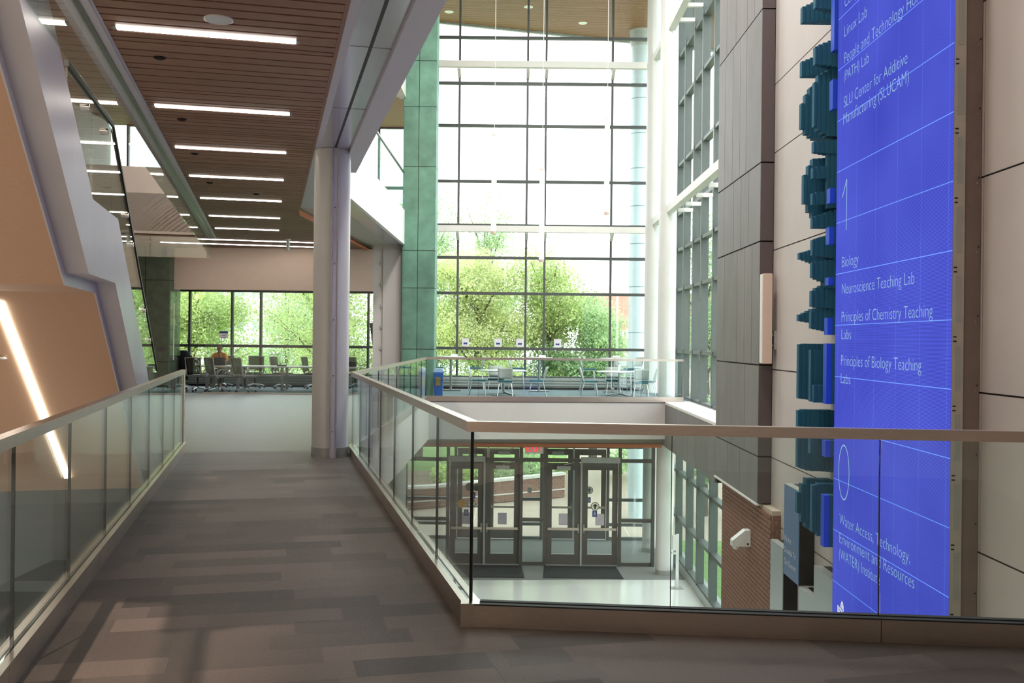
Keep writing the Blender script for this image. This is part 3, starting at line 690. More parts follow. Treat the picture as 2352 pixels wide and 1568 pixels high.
# the two large floor numerals, drawn as thin strokes
ym, zm = 12.0, 2.45
m1 = MB(); X = SXW - .004
def stroke(mb, pts, w=.018):
    for (y0, z0), (y1, z1) in zip(pts[:-1], pts[1:]):
        d = Vector((y1 - y0, z1 - z0)); n = Vector((-d.y, d.x)).normalized() * w / 2
        mb.add([(X, y0 + n.x, z0 + n.y), (X, y0 - n.x, z0 - n.y), (X, y1 - n.x, z1 - n.y), (X, y1 + n.x, z1 + n.y)], [(0, 1, 2, 3)])
stroke(m1, [(12.11, 3.38), (11.95, 3.58), (11.95, 2.97)]); m1.build('floor_numeral', 'text_glow', sc, local=False)
m1 = MB(); stroke(m1, [(11.95 + .19 * math.cos(2 * math.pi * i / 40), .06 + .325 * math.sin(2 * math.pi * i / 40)) for i in range(41)]); m1.build('floor_numeral', 'text_glow', sc, local=False)
# crest at the foot of the screen: lily-shaped top on a shield outline
m1 = MB(); cy, cz_ = 11.96, -1.60
stroke(m1, [(cy + .16, cz_ + .02), (cy + .16, cz_ - .5), (cy, cz_ - .72), (cy - .16, cz_ - .5), (cy - .16, cz_ - .06), (cy, cz_ - .02), (cy + .16, cz_ + .02)], .02)
stroke(m1, [(cy, cz_ - .02), (cy, cz_ + .11)], .03); stroke(m1, [(cy + .05, cz_), (cy + .045, cz_ + .06), (cy, cz_ + .11)], .02); stroke(m1, [(cy - .05, cz_), (cy - .045, cz_ + .06), (cy, cz_ + .11)], .02); stroke(m1, [(cy + .05, cz_ + .045), (cy - .05, cz_ + .04)], .02)
m1.build('crest', 'logo_glow', sc, local=False)
m1 = MB(); m1.add([(X, cy + .14, cz_), (X, cy + .14, cz_ - .45), (X, cy - .12, cz_ - .45), (X, cy - .10, cz_ - .12)], [(0, 1, 2, 3)]); m1.build('crest_field', 'logo_glow', sc, local=False)

# ================================================================== TEAL FOAM SCULPTURES LEFT OF THE SCREEN
FF, FCX, FCY, FR = 2287, 1186, 782, .0105
def foam_stack(t, xs, tops, bots, n=9, x_out=3.76, length=.10, mat='teal_foam', step=.022, grow=(0, 0)):
    Yf = x_out * FF / (xs[0] + FR * ((tops[0] + bots[0]) / 2 - FCY) - FCX)
    X = x_out; i = 0
    def zpx(yp, x): return 1.6 - (yp - FR * (x - FCX) - FCY) / FF * (Yf - length)
    while X < 4.19 and i < 14:
        w = ((xs[i + 1] - xs[i]) if i + 1 < len(xs) else 9.5) / FF * Yf
        k = min(i, len(tops) - 1); j = min(i, len(bots) - 1)
        tz = zpx(tops[k] - grow[0] * max(0, i - len(tops) + 1), xs[0]); bz = zpx(bots[j] + grow[1] * max(0, i - len(bots) + 1), xs[0])
        X2 = min(X + w, 4.214)
        piece('layer', (X, Yf - length - step * i, bz), (X2 - .004, Yf, tz), mat, t); piece('layer_shadow', (X2 - .005, Yf - length - step * i + .012, bz + .01), (X2, Yf - .01, tz - .01), 'dark_gap', t)  # dark slivers painted where thin shadow falls between layers
        X = X2; i += 1
def foam_plate(t, x0, x1, y0, y1):
    """bright blue outer plate nearest the screen"""
    Ya, Yb = 12.50, 12.36; x_out = (x0 + 6 - FCX) / FF * Yb
    z1 = 1.6 - (y0 - 8 - FCY) / FF * Yb; z0 = 1.6 - (y1 - 8 - FCY) / FF * Yb
    piece('screenlit_plate', (x_out, Yb, z0), (x_out + .06, Ya, z1), 'screenlit_foam', t)
    piece('plate_backing', (x_out + .06, Yb + .004, z0), (4.21, Ya, z1), 'teal_foam', t)
def sculpture(label, zpx, stacks, plates):
    t = thing('foam_sculpture', label, 'wall sculpture', (4.2, 13.2, 1.6 - (zpx - 782) / 2287 * 13.2))
    for s in stacks: foam_stack(t, *s[0], **s[1])
    for p in plates: foam_plate(t, *p)
sculpture('topmost teal stepped sculpture, cut by the upper picture edge', 30,
    [(([1838.5, 1847, 1856, 1865], [14.6, 11, 7.5, 4.5], [51]), dict(grow=(3, 0))), (([1868, 1876, 1885, 1894], [-40, -44, -48], [17, 20, 22]), dict(x_out=3.78, grow=(3, 2.5)))], [(1903, 1921, -60, 114)])
sculpture('teal stepped sculpture second from the top beside the screen', 140,
    [(([1837, 1845, 1854, 1863], [140, 137, 134, 131], [175]), dict(grow=(3, 0))), (([1867.5, 1874, 1883, 1893], [106.5, 103, 99.7, 96.4], [147, 149, 151]), dict(x_out=3.78, grow=(3, 2.5)))], [])
sculpture('large teal rounded stepped sculpture third from the top', 250,
    [(([1835.5, 1843.5, 1852.5, 1861], [237, 217, 202, 195], [295, 308, 315, 320]), dict(grow=(2, 0))), (([1865, 1872, 1881, 1891], [188, 172, 167, 161], [290, 300, 308, 314]), dict(x_out=3.79, grow=(2, 1)))], [(1901, 1920, 182, 250)])
sculpture('teal tower-like sculpture fourth from the top, level with the big numeral one', 420,
    [(([1841, 1850, 1859], [401, 380, 365], [467, 487, 499]), {}), (([1864, 1869, 1878, 1888], [324], [349]), dict(x_out=3.79, grow=(0, 1.5))), (([1862, 1869, 1878, 1888], [384, 382], [409, 411]), dict(x_out=3.79)),
     (([1861, 1868, 1877, 1887], [443, 441], [469]), dict(x_out=3.79)), (([1861, 1866, 1876, 1887], [498, 496, 493, 488], [523]), dict(x_out=3.79, grow=(3, 0))), (([1895, 1902, 1911], [330, 334], [478]), dict(x_out=3.95))], [(1897, 1920, 432, 466)])
sculpture('teal sculpture with a pointed left tip, fifth from the top', 590,
    [(([1831.5, 1839.5, 1848.5, 1857], [580, 578, 575, 573], [595, 597.5, 601, 604]), dict(grow=(2, 2))), (([1861, 1867, 1876, 1887], [550, 547, 544, 541], [586, 588]), dict(x_out=3.79, grow=(3, 2))), (([1860, 1866.5, 1875.5, 1885], [602, 600], [637, 641, 645, 660]), dict(x_out=3.79, grow=(1, 2)))], [(1896, 1918, 521, 561), (1895.5, 1917, 637, 655)])
sculpture('teal sculpture with a pointed left tip, sixth from the top', 715,
    [(([1829.5, 1838, 1847, 1856], [722, 718, 713.5, 709], [737, 738.5, 740, 741]), dict(grow=(2, 2))), (([1859, 1866, 1875.5, 1887], [667, 661, 656, 650], [704, 706]), dict(x_out=3.79, grow=(3, 1))), (([1858, 1864.5, 1874.5, 1885], [714, 712], [754, 756, 758, 760]), dict(x_out=3.79, grow=(1, 2)))], [(1894.5, 1917, 730, 769)])
sculpture('boxy teal sculpture above the handrail line, seventh from the top', 850,
    [(([1829.5, 1837.5, 1846.5, 1856], [790, 788.5], [915, 916, 917]), {}), (([1857, 1864, 1893], [803], [922, 923]), dict(x_out=3.79)), (([1866, 1875, 1885], [884], [924]), dict(x_out=3.775, length=.05))], [(1893, 1915, 789, 928)])
sculpture('boxy teal sculpture crossed by the foreground handrail', 1010,
    [(([1827.5, 1835, 1845, 1854, 1876], [942, 940], [1073, 1076, 1079, 1080]), {}), (([1856, 1865, 1875, 1885], [1000], [1041]), dict(x_out=3.79))], [(1892.5, 1915, 1012, 1050)])
sculpture('lowest teal sculpture overlapping the donor boxes', 1180,
    [(([1826, 1834.5, 1843.5, 1853], [1130, 1111, 1098], [1178, 1198, 1210, 1215]), {}), (([1860, 1871, 1880, 1888], [1114, 1110], [1222, 1230]), dict(x_out=3.80))], [(1891, 1913, 1138, 1257)])
# ================================================================== WALL-MOUNTED THINGS ON THE RIGHT
def donor_box(lab, y0, y1, x0, z0, z1, mat):
    t = thing('donor_box', lab, 'wall box', (4.2, (y0 + y1) / 2, z0))
    MB().box((x0 + .012, y0, z0), (4.215, y1, z1)).build('case', 'black', t, local=False)
    MB().box((x0, y0, z0), (x0 + .011, y1, z1)).build('face', mat, t, local=False)
    MB().box((x0, y0 + .0, z1), (x0 + .11, y1, z1 + .01)).build('top_edge', 'plastic_grey', t, local=False)
    return t
t = donor_box('tall blue donor box with white lettering on the lower right wall', 13.99, 14.76, 3.995, -1.80, -.48, 'donor_blue')
for s, z, wd in (('We Are', -1.30, .36), ('Grateful To', -1.47, .60), ('Our Donors', -1.64, .62)):
    text_on('lettering', s, (3.995, 14.72, z), (0, -1, 0), (0, 0, 1), wd, .085, 'paper', t, .004)
donor_box('grey donor box at the far left of the donor group, beside the brick', 14.80, 15.52, 3.995, -3.2, -1.46, 'donor_grey')
donor_box('low grey donor box below the blue donor box', 13.28, 13.98, 4.0, -3.2, -1.82, 'donor_grey')
donor_box('pale grey donor box nearest the blue screen', 12.45, 13.26, 3.995, -3.2, -1.36, 'donor_grey')
t = thing('column_speaker', 'beige vertical speaker column mounted on the dark pier return', 'speaker', (4.1, 16.2, 1.26))
MB().rbox((3.985, 16.1, 1.27), (4.135, 16.3, 2.73), .015).build('body', 'bulkhead', t, local=False)
piece('side_strip', (3.975, 16.12, 1.28), (3.99, 16.28, 2.72), 'white_paint', t)
for z in (1.55, 1.72): piece('bracket', (4.135, 16.16, z), (4.2, 16.22, z + .03), 'steel_dark', t)
piece('bracket_plate', (4.18, 16.14, 1.5), (4.22, 16.24, 1.8), 'plastic_grey', t)
t = thing('security_camera', 'white wedge-shaped camera housing on the brick wall', 'camera', (4.06, 17.2, -1.75))
MB().prism([(0, 0), (.32, .0), (.32, .28), (.22, .28), (0, .10)], -.09, .09, Matrix.Translation((3.75, 17.2, -1.9)) @ Matrix.Rotation(R(90), 4, 'X')).build('housing', 'plastic_white', t, local=False)
MB().lathe([(.03, -.06), (.06, -.03), (.06, .0)], (3.83, 17.2, -1.9), 16).build('lens_dome', 'plastic_white', t, local=False)
piece('side_button', (4.0, 17.105, -1.87), (4.03, 17.112, -1.84), 'black', t)
t = thing('sanitizer_stand', 'slim white hand sanitizer stand by the ground floor column', 'stand', (4.35, 26.6, ZG))
MB().rbox((-.17, -.15, 0), (.17, .15, .012), .005).build('base_plate', 'plastic_grey', t)
piece('post', (-.03, -.02, .01), (.05, .02, 1.45), 'plastic_white', t, local=True)
MB().rbox((-.13, -.06, 1.02), (-.02, .06, 1.42), .02).build('dispenser', 'plastic_white', t); MB().rbox((-.14, -.08, .92), (-.02, .08, .96), .01).build('drip_tray', 'plastic_white', t)

# ================================================================== ENTRANCE
YI, YO = 29.2, 33.0
def disc(mb, c, r, n=24, ring=0):
    x, y, z = c
    mb.add([(x + r * math.cos(2 * math.pi * i / n), y, z + r * math.sin(2 * math.pi * i / n)) for i in range(n)], [tuple(range(n - 1, -1, -1))])
def arrow_sign(parent, x, y, z, r=.125):
    m = MB(); disc(m, (x, y - .004, z), r); m.build('sticker_ring', 'black', parent, local=False)
    m = MB(); disc(m, (x, y - .006, z), r * .86); m.build('sticker_face', 'sign_cream', parent, local=False)
    m = MB(); a = r * .62; yy = y - .008
    m.add([(x - a * .32, yy, z - a), (x + a * .32, yy, z - a), (x + a * .32, yy, z), (x + a, yy, z), (x, yy, z + a), (x - a, yy, z), (x - a * .32, yy, z)], [(0, 1, 2, 6), (5, 3, 4)]); m.build('sticker_arrow', 'black', parent, local=False)
def access_sign(parent, x, y, z, w=.07):
    k = w / .115
    piece('sticker_plate', (x - w, y - .005, z - w * 1.3), (x + w, y - .003, z + w * 1.3), 'sign_blue', parent)
    m = MB(); yy = y - .007
    disc(m, (x - .01 * k, yy, z + .095 * k), .02 * k, 10)
    for p, q in (((-.01, .07), (-.005, 0)), ((-.005, 0), (.045, -.005)), ((.045, -.005), (.06, -.055)), ((-.005, .04), (.035, .04))):
        d = Vector((q[0] * k - p[0] * k, q[1] * k - p[1] * k)); n = Vector((-d.y, d.x)).normalized() * .009 * k
        m.add([(x + p[0] * k - n.x, yy, z + p[1] * k - n.y), (x + q[0] * k - n.x, yy, z + q[1] * k - n.y), (x + q[0] * k + n.x, yy, z + q[1] * k + n.y), (x + p[0] * k + n.x, yy, z + p[1] * k + n.y)], [(0, 1, 2, 3)])
    for i in range(9):
        a0, a1 = R(150 + i * 22), R(150 + (i + 1) * 22)
        m.add([(x + .045 * k * math.cos(a0), yy, z - .02 * k + .045 * k * math.sin(a0)), (x + .06 * k * math.cos(a0), yy, z - .02 * k + .06 * k * math.sin(a0)), (x + .06 * k * math.cos(a1), yy, z - .02 * k + .06 * k * math.sin(a1)), (x + .045 * k * math.cos(a1), yy, z - .02 * k + .045 * k * math.sin(a1))], [(0, 1, 2, 3)])
    m.build('sticker_glyph', 'paper', parent, local=False)
def leaf(name, label, x0, x1, y, latch, closer, h=3.0, paper=False):
    t = thing(name, label, None, (x0, y, ZG), kind='structure')
    z0, z1 = ZG + .03, ZG + h; s = .16
    piece('stile', (x0, y - .025, z0), (x0 + s, y + .025, z1), 'door_bronze', t); piece('stile', (x1 - s, y - .025, z0), (x1, y + .025, z1), 'door_bronze', t)
    piece('top_rail', (x0 + s, y - .025, z1 - .2), (x1 - s, y + .025, z1), 'door_bronze', t); piece('bottom_rail', (x0 + s, y - .025, z0), (x1 - s, y + .025, z0 + .30), 'door_bronze', t)
    piece('pane', (x0 + s, y - .006, z0 + .30), (x1 - s, y + .006, z1 - .2), 'door_glass', t)
    piece('sill_strip', (x0 + s, y - .03, z0 + .30), (x1 - s, y - .02, z0 + .315), 'plastic_white', t)
    zb_ = ZG + 1.08
    bar('push_bar', (x0 + .04, y - .09, zb_), (x1 - .04, y - .09, zb_), .05, .07, 'steel', t)
    lx = x1 - .05 if latch == 'r' else x0 + .05
    piece('latch_box', (lx - .03, y - .08, zb_ - .12), (lx + .03, y - .02, zb_ + .15), 'steel_dark', t)
    if closer == 'arm':
        xm = (x0 + x1) / 2; piece('closer', (xm - .2, y - .1, z1 - .2), (xm + .2, y - .03, z1 - .08), 'plastic_grey', t); bar('closer_arm', (xm, y - .1, z1 - .05), (xm + .3, y - .04, z1 + .02), .02, .02, 'steel_dark', t)
    if paper: piece('notice', ((x0 + x1) / 2 - .13, y - .012, zb_ + .10), ((x0 + x1) / 2 + .13, y - .008, zb_ + .44), 'paper_lilac', t)
    return t
XL = [(-1.90, -.92), (-.86, .14), (.93, 1.92), (1.98, 3.02)]
inner = [leaf('door_%d' % (2 + i), 'dark bronze inner entrance door leaf', a, b, YI, 'r' if i % 2 == 0 else 'l', 'arm' if i in (1, 2) else None, paper=True) for i, (a, b) in enumerate(XL)]
outer = [leaf('door_%d' % (6 + i), 'dark bronze outer entrance door leaf', a, b, YO, 'r' if i % 2 == 0 else 'l', 'arm' if i in (1, 2) else None) for i, (a, b) in enumerate(XL)]
for i in (0, 3):
    o = inner[i]; a, b = XL[i]; piece('operator_box', (a - .05, YI - .14, ZG + 3.02), (b + .05, YI - .02, ZG + 3.18), 'plastic_grey', o)
arrow_sign(inner[3], 2.36, YI - .01, ZG + 1.74); access_sign(inner[3], 2.35, YI - .01, ZG + 1.52)
arrow_sign(outer[3], 2.47, YO - .01, ZG + 1.62 + .02); access_sign(outer[3], 2.45, YO - .01, ZG + 1.32)
arrow_sign(inner[0], -1.27, YI - .01, ZG + 1.78); access_sign(inner[0], -1.42, YI - .01, ZG + 1.52)
m = MB(); disc(m, (-1.56, YI - .014, ZG + 1.78), .12); m.build('yellow_sticker', 'sign_yellow', inner[0], local=False)
for xx in (-1.34, -1.12): m = MB(); disc(m, (xx, YI - .014, ZG + 2.27), .115); m.build('green_sticker', 'sign_green', inner[0], local=False)
access_sign(inner[0], -1.22, YI - .01, ZG + 2.02)
def entry_frame(name, label, y, xs, zt_, ztop, sides):
    t = thing(name, label, None, (.5, y, ZG), kind='structure')
    for x in xs: piece('mullion', (x - .045, y - .1, ZG), (x + .045, y + .06, ztop), 'door_bronze', t)
    piece('door_post', (-.915, y - .07, ZG), (-.865, y + .05, zt_), 'plastic_grey', t); piece('door_post', (1.925, y - .07, ZG), (1.975, y + .05, zt_), 'plastic_grey', t)
    for a, b in zip(xs[:-1], xs[1:]):
        piece('head', (a + .045, y - .08, zt_), (b - .045, y + .05, zt_ + .1), 'door_bronze', t)
        piece('transom_pane', (a + .045, y - .006, zt_ + .1), (b - .045, y + .006, ztop), 'door_glass', t)
    for a, b in sides:
        for z in (ZG + .04, ZG + 1.32, ZG + (.5 if y > 31 else .04)): piece('side_bar', (a, y - .06, z - .04), (b, y + .05, z + .06), 'door_bronze' if y < 31 else 'mullion_side', t)
        piece('side_pane', (a, y - .006, ZG + .1), (b, y + .006, zt_), 'door_glass', t)
    return t
entry_frame('window_7', 'inner entrance framing', YI, [-3.6, -1.96, .19, .88, 3.08, 4.05], ZG + 3.03, -1.28, [(-3.55, -2.0), (.235, .835), (3.125, 4.0)])
entry_frame('window_8', 'outer entrance framing', YO, [-3.6, -1.96, .19, .88, 3.08, 4.9], ZG + 3.03, -.6, [(-3.55, -2.0), (.235, .835), (3.125, 4.85)])
struct('wall_entry', wbox((-14, 29.15, ZG), (-3.6, 29.4, -.3)), 'gypsum'); struct('wall_entry_outer', wbox((-14, 32.9, ZG), (-3.6, 33.1, -.3)), 'gypsum')
struct('wall_vestibule', wbox((-3.7, 29.2, ZG), (-3.6, 33, -.3)), 'gypsum')
for x0, x1, lab in ((-2.0, .30, 'dark entrance mat before the left pair of doors'), (.80, 3.05, 'dark entrance mat before the right pair of doors')):
    t = thing('entrance_mat', lab, 'mat', ((x0 + x1) / 2, 28.2, ZG))
    MB().prism([(x0 + .02, 27.6), (x1 - .02, 27.6), (x1 - .1, 29.05), (x0 + .1, 29.05)], ZG + .003, ZG + .014).build('pile', 'rubber_mat', t, local=False)
    MB().prism([(x0, 27.56), (x1, 27.56), (x1 - .08, 29.08), (x0 + .08, 29.08)], ZG + .003, ZG + .009).build('border', 'black', t, local=False)
t = thing('exit_sign', 'red EXIT sign over the gap between the two door pairs', 'sign', (.5, 29.0, -1.5))
MB().box((.28, 28.98, -1.68), (.82, 29.02, -1.36)).build('plate', 'paper', t, local=False)
text_on('lettering', 'EXIT', (.32, 28.978, -1.62), (1, 0, 0), (0, 0, 1), .46, .2, 'exit_red', t)
t = thing('wall_plate', 'small grey plate on the sidelight between the doors', 'plate', (.5, 32.95, ZG + 1.5)); piece('plate', (.42, 32.93, ZG + 1.55), (.56, 32.96, ZG + 1.72), 'plastic_grey', t)

# ================================================================== LOUNGE FURNITURE
def tubes(name, mat, parent, pts, r=.011): return MB().tube(pts, r, 6).build(name, mat, parent)
def shell_back(z0, z1, w0, w1, y0, y1, thick=.018, curve=.05, nx=7, nz=6):
    m = MB(); vs = []
    for side in (0, 1):
        for i in range(nz + 1):
            f = i / nz
            for j in range(nx + 1):
                g = j / nx * 2 - 1; w = w0 + (w1 - w0) * f
                if i in (0, nz): w *= .93
                vs.append((g * w / 2, y0 + (y1 - y0) * f - curve * (g * g - 1) * -1 + side * thick, z0 + (z1 - z0) * f))
    k = (nx + 1) * (nz + 1); fs = []
    for i in range(nz):
        for j in range(nx):
            a = i * (nx + 1) + j; fs.append((a, a + 1, a + nx + 2, a + nx + 1)); fs.append((k + a, k + a + nx + 1, k + a + nx + 2, k + a + 1))
    for j in range(nx): fs.append((j, k + j, k + j + 1, j + 1)); a = nz * (nx + 1) + j; fs.append((a, a + 1, k + a + 1, k + a))
    for i in range(nz): a = i * (nx + 1); fs.append((a, a + nx + 1, k + a + nx + 1, k + a)); a += nx; fs.append((a, k + a, k + a + nx + 1, a + nx + 1))
    return m.add(vs, fs, True)
def cafe_chair(name='lounge_chair', h=.45, back=.84, cat='chair'):
    """faces -y in its own frame"""
    t = thing(name, '', cat)
    MB().prism([(-.21, -.2), (-.19, -.23), (.19, -.23), (.21, -.2), (.19, .2), (-.19, .2)], h - .03, h + .015).build('seat_pad', 'teal_seat', t)
    MB().prism([(-.215, -.2), (-.19, -.235), (.19, -.235), (.215, -.2), (.195, .21), (-.195, .21)], h - .045, h - .03).build('seat_shell', 'chair_white', t)
    b = shell_back(h + .08, back, .38, .43, .20, .29).build('backrest', 'chair_white', t)
    m = MB()
    for i in range(8): m.box((-.14 + i * .036, .185, h + .16), (-.14 + i * .036 + .012, .19 + .06, back - .06))
    for sx in (-1, 1): MB().tube([(sx * .19, .16, h - .03), (sx * .20, .21, h + .1), (sx * .20, .25, h + .22)], .014, 6).build('back_upright', 'chair_white', t)
    for sx in (-1, 1):
        tubes('leg', 'chrome', t, [(sx * .17, -.18, h - .04), (sx * .22, -.24, 0)]); tubes('leg', 'chrome', t, [(sx * .17, .16, h - .04), (sx * .22, .26, 0)])
    if h > .6:
        tubes('footrest', 'chrome', t, [(-.2, -.22, .25), (.2, -.22, .25)])
    return t
used = {}
def place(key, maker, loc, rz, label, group, **kw):
    if key not in used: used[key] = maker(**kw); o = used[key]
    else: o = copy_tree(used[key])
    o.location = loc; o.rotation_euler = (0, 0, R(rz)); o['label'] = label; o['group'] = group
    return o
def round_table(loc, label, r=.68):
    t = thing('round_table', label, 'table', loc, 0, 'round lounge tables')
    MB().lathe([(r - .03, .705), (r, .72), (r, .738), (r - .01, .742)], n=40).build('tabletop', 'table_white', t)
    MB().tube([(0, 0, .06), (0, 0, .705)], .035, 12).build('pedestal', 'leg_grey', t)
    for i in range(4):
        a = R(45 + 90 * i); MB().tube([(0, 0, .10), (.25 * math.cos(a), .25 * math.sin(a), .05), (.48 * math.cos(a), .48 * math.sin(a), .015)], [.03, .025, .015], 8).build('foot', 'leg_grey', t)
    return t
round_table((-.36, 28.9, 0), 'white round table left of the lounge middle'); round_table((3.0, 28.9, 0), 'white round table at the right end of the lounge')
for (x, y, rz, lab) in [(-1.10, 28.75, 90, 'white lounge chair at the left side of the left round table'), (-.30, 28.05, 180, 'white lounge chair with its back to us at the left round table'), (-.62, 29.75, 0, 'white lounge chair behind the left round table'), (.62, 28.8, -90, 'white lounge chair at the right side of the left round table'),
                        (2.12, 28.75, 90, 'white lounge chair at the left side of the right round table'), (3.52, 28.15, 180, 'white lounge chair with its back to us at the right round table'), (2.9, 29.75, 0, 'white lounge chair behind the right round table'), (3.86, 29.1, -105, 'white lounge chair nearest the white column at the right round table')]:
    place('cafe', cafe_chair, (x, y, 0), rz, lab, 'white lounge chairs')
t = thing('water_bottle', 'clear plastic bottle standing on the right round table', 'bottle', (2.98, 28.8, .742)); MB().lathe([(.035, 0), (.035, .14), (.015, .19), (.015, .21)], n=16).build('body', 'plastic_white', t); MB().lathe([(.017, .21), (.017, .235)], n=12).build('cap', 'sign_blue', t)
for x, lab in ((-2.05, 'left'), (.72, 'middle'), (3.05, 'right')):
    t = thing('bar_table', lab + ' white high table by the curtain wall', 'table', (x, 31.3, 0), 0, 'high tables at the curtain wall')
    MB().lathe([(.40, 1.055), (.43, 1.07), (.43, 1.085)], n=36).build('tabletop', 'table_white', t); MB().tube([(0, 0, .02), (0, 0, 1.055)], .04, 12).build('pedestal', 'leg_grey', t)
    for a in (0, 90): 
        c, s = math.cos(R(a)), math.sin(R(a)); MB().tube([(-.32 * c, -.32 * s, .03), (.32 * c, .32 * s, .03)], .025, 8).build('foot', 'leg_grey', t)
    t = thing('table_outlet', 'small white power block on the ' + lab + ' high table', 'outlet', (x + .1, 31.3, 1.085)); MB().rbox((-.11, -.04, 0), (.11, .04, .07), .015).build('block', 'plastic_white', t)
for (x, y, rz, lab) in [(-3.15, 31.2, 90, 'high stool behind the glass railing, left of the green pier'), (-2.55, 30.9, 160, 'high stool between green pier and left high table'), (-1.25, 31.1, -90, 'high stool right of the left high table'), (.02, 31.2, 90, 'high stool left of the middle high table'), (2.25, 31.2, 90, 'high stool left of the right high table'), (3.25, 30.35, 10, 'high stool in front of the right high table'), (3.72, 31.75, -60, 'high stool beside the farther white column')]:
    place('stool', lambda: cafe_chair('high_stool', .74, 1.12, 'stool'), (x, y, 0), rz, lab, 'white high stools')
t = thing('recycling_bin', 'blue recycling bin with bag beside the green pier', 'bin', (-2.17, 27.9, 0))
m = MB(); vs = []
for z, w, d in ((0, .11, .13), (.62, .13, .16), (.66, .14, .165), (.70, .14, .165)): vs += [(-w, -d, z), (w, -d, z), (w, d, z), (-w, d, z)]
m.add(vs, [(3, 2, 1, 0)] + [(4 * i + j, 4 * i + (j + 1) % 4, 4 * i + 4 + (j + 1) % 4, 4 * i + 4 + j) for i in range(3) for j in range(4)] + [(12, 13, 14, 15)]); m.build('body', 'bin_blue', t)
m = MB(); m.rbox((-.13, -.16, .66), (.13, .16, .80), .05); m.build('bag', 'bag_blue', t); MB().box((-.07, -.172, .32), (.07, -.155, .56)).build('label_plate', 'bin_label', t)
t = thing('litter_bin', 'grey rounded litter bin left of the blue recycling bin', 'bin', (-2.62, 27.6, 0)); MB().lathe([(.10, 0), (.12, .7), (.13, .74), (.11, .82), (.04, .86)], n=28).build('body', 'plastic_grey', t)
for x, lab in ((-1.68, 'far left'), (-.60, 'second'), (.12, 'third'), (1.36, 'far right')):
    t = thing('window_notice', lab + ' small white notice with a blue mask symbol on the curtain wall', 'notice', (x, 32.84, 1.4)); piece('sheet', (x - .12, 32.835, 1.39), (x + .12, 32.84, 1.66), 'paper', t)
    m = MB(); m.add([(x - .07, 32.83, 1.52), (x + .07, 32.83, 1.52), (x + .05, 32.83, 1.45), (x + .02, 32.83, 1.47), (x - .02, 32.83, 1.47), (x - .05, 32.83, 1.45)], [(0, 5, 4, 3, 2, 1)]); m.build('symbol', 'sign_blue', t, local=False)

t = thing('room_plaque', 'small dark room plaque on the shade-darkened slate pier', 'sign', (-10.0, 27.98, 1.25)); piece('plate', (-10.1, 27.985, 1.2), (-9.88, 28.0, 1.33), 'door_bronze', t)
# ================================================================== MEETING ROOM
def task_chair(mesh='mesh_grey'):
    """faces -y in its own frame"""
    t = thing('task_chair', '', 'chair')
    MB().prism([(-.24, -.2), (-.2, -.27), (.2, -.27), (.24, -.2), (.23, .2), (.15, .24), (-.15, .24), (-.23, .2)], .44, .50).build('seat', 'seat_grey', t)
    shell_back(.55, 1.0, .40, .45, .24, .33, curve=.05).build('backrest', mesh, t)
    for sx in (-1, 1):
        MB().tube([(sx * .20, .12, .42), (sx * .23, .24, .50), (sx * .225, .28, .66), (sx * .235, .33, 1.0)], .018, 6).build('back_frame', 'frame_grey', t)
        MB().tube([(sx * .22, .20, .46), (sx * .27, .2, .56), (sx * .28, .1, .67), (sx * .28, -.12, .68), (sx * .27, -.16, .64), (sx * .26, -.05, .55)], .017, 6).build('armrest', 'frame_grey', t)
    MB().tube([(-.235, .33, 1.0), (0, .385, 1.01), (.235, .33, 1.0)], .014, 6).build('top_rail', 'frame_grey', t)
    MB().tube([(0, 0, .12), (0, 0, .44)], .025, 10).build('gas_lift', 'black', t)
    for i in range(5):
        a = R(90 + 72 * i); c, s = math.cos(a), math.sin(a)
        lg = MB().tube([(0, 0, .13), (.15 * c, .15 * s, .11), (.30 * c, .30 * s, .07)], [.025, .02, .014], 6).build('leg', 'chrome', t)
        MB().tube([(.30 * c - .02 * s, .30 * s + .02 * c, .03), (.30 * c + .02 * s, .30 * s - .02 * c, .03)], .03, 10).build('caster', 'black', lg)
    return t
GR = 'mesh-backed task chairs'
def tc(x, y, rz, lab, key='tg', mesh='mesh_grey'): return place(key, task_chair, (x, y, 0), rz, lab, GR, mesh=mesh)
tc(-9.35, 29.25, 172, 'task chair nearest the draped black jacket, back towards us', 'td', 'mesh_dark'); tc(-8.70, 29.12, 138, 'grey task chair between the jacket and the seated person, seat turned right')
tc(-7.93, 29.15, 142, 'grey task chair in the middle of the near table side'); tc(-8.35, 31.85, 8, 'task chair on the far table side behind the middle chair', 'td'); tc(-7.45, 31.75, 75, 'task chair turned sideways behind the table power box', 'td')
tc(-6.45, 31.75, 80, 'task chair half hidden by the left edge of the thick white column', 'td'); tc(-5.15, 31.75, 40, 'dark task chair seen just right of the thick white column', 'td'); tc(-9.42, 32.05, 0, 'task chair the person sits in', 'td')
tc(-11.0, 30.6, 60, 'task chair glimpsed through the end of the left glass railing', 'tg'); tc(-10.25, 30.6, 150, 'task chair behind the end post of the left glass railing', 'tg')
t = thing('meeting_table', 'long white-topped meeting table on grey legs', 'table', (-7.3, 30.8, 0))
MB().rbox((-9.65, 30.3, .70), (-4.9, 31.25, .74), .012).build('tabletop', 'table_white', t, local=False)
for x in (-9.45, -8.5, -7.15, -6.15): 
    for y in (30.45, 31.1): piece('leg', (x - .04, y - .035, 0), (x + .04, y + .035, .70), 'leg_grey', t)
for x in (-6.6, -6.1): MB().tube([(x, 30.5, .70), (x + .1, 30.5, .58), (x + .25, 30.5, .56), (x + .4, 30.5, .69)], .01, 6).build('cable', 'black', t, local=False)
t = thing('side_desk', 'small grey desk seen through the end of the left glass railing', 'table', (-10.3, 29.6, 0))
MB().rbox((-11.4, 29.3, .70), (-10.1, 30.0, .745), .012).build('desktop', 'wood_edge', t, local=False)
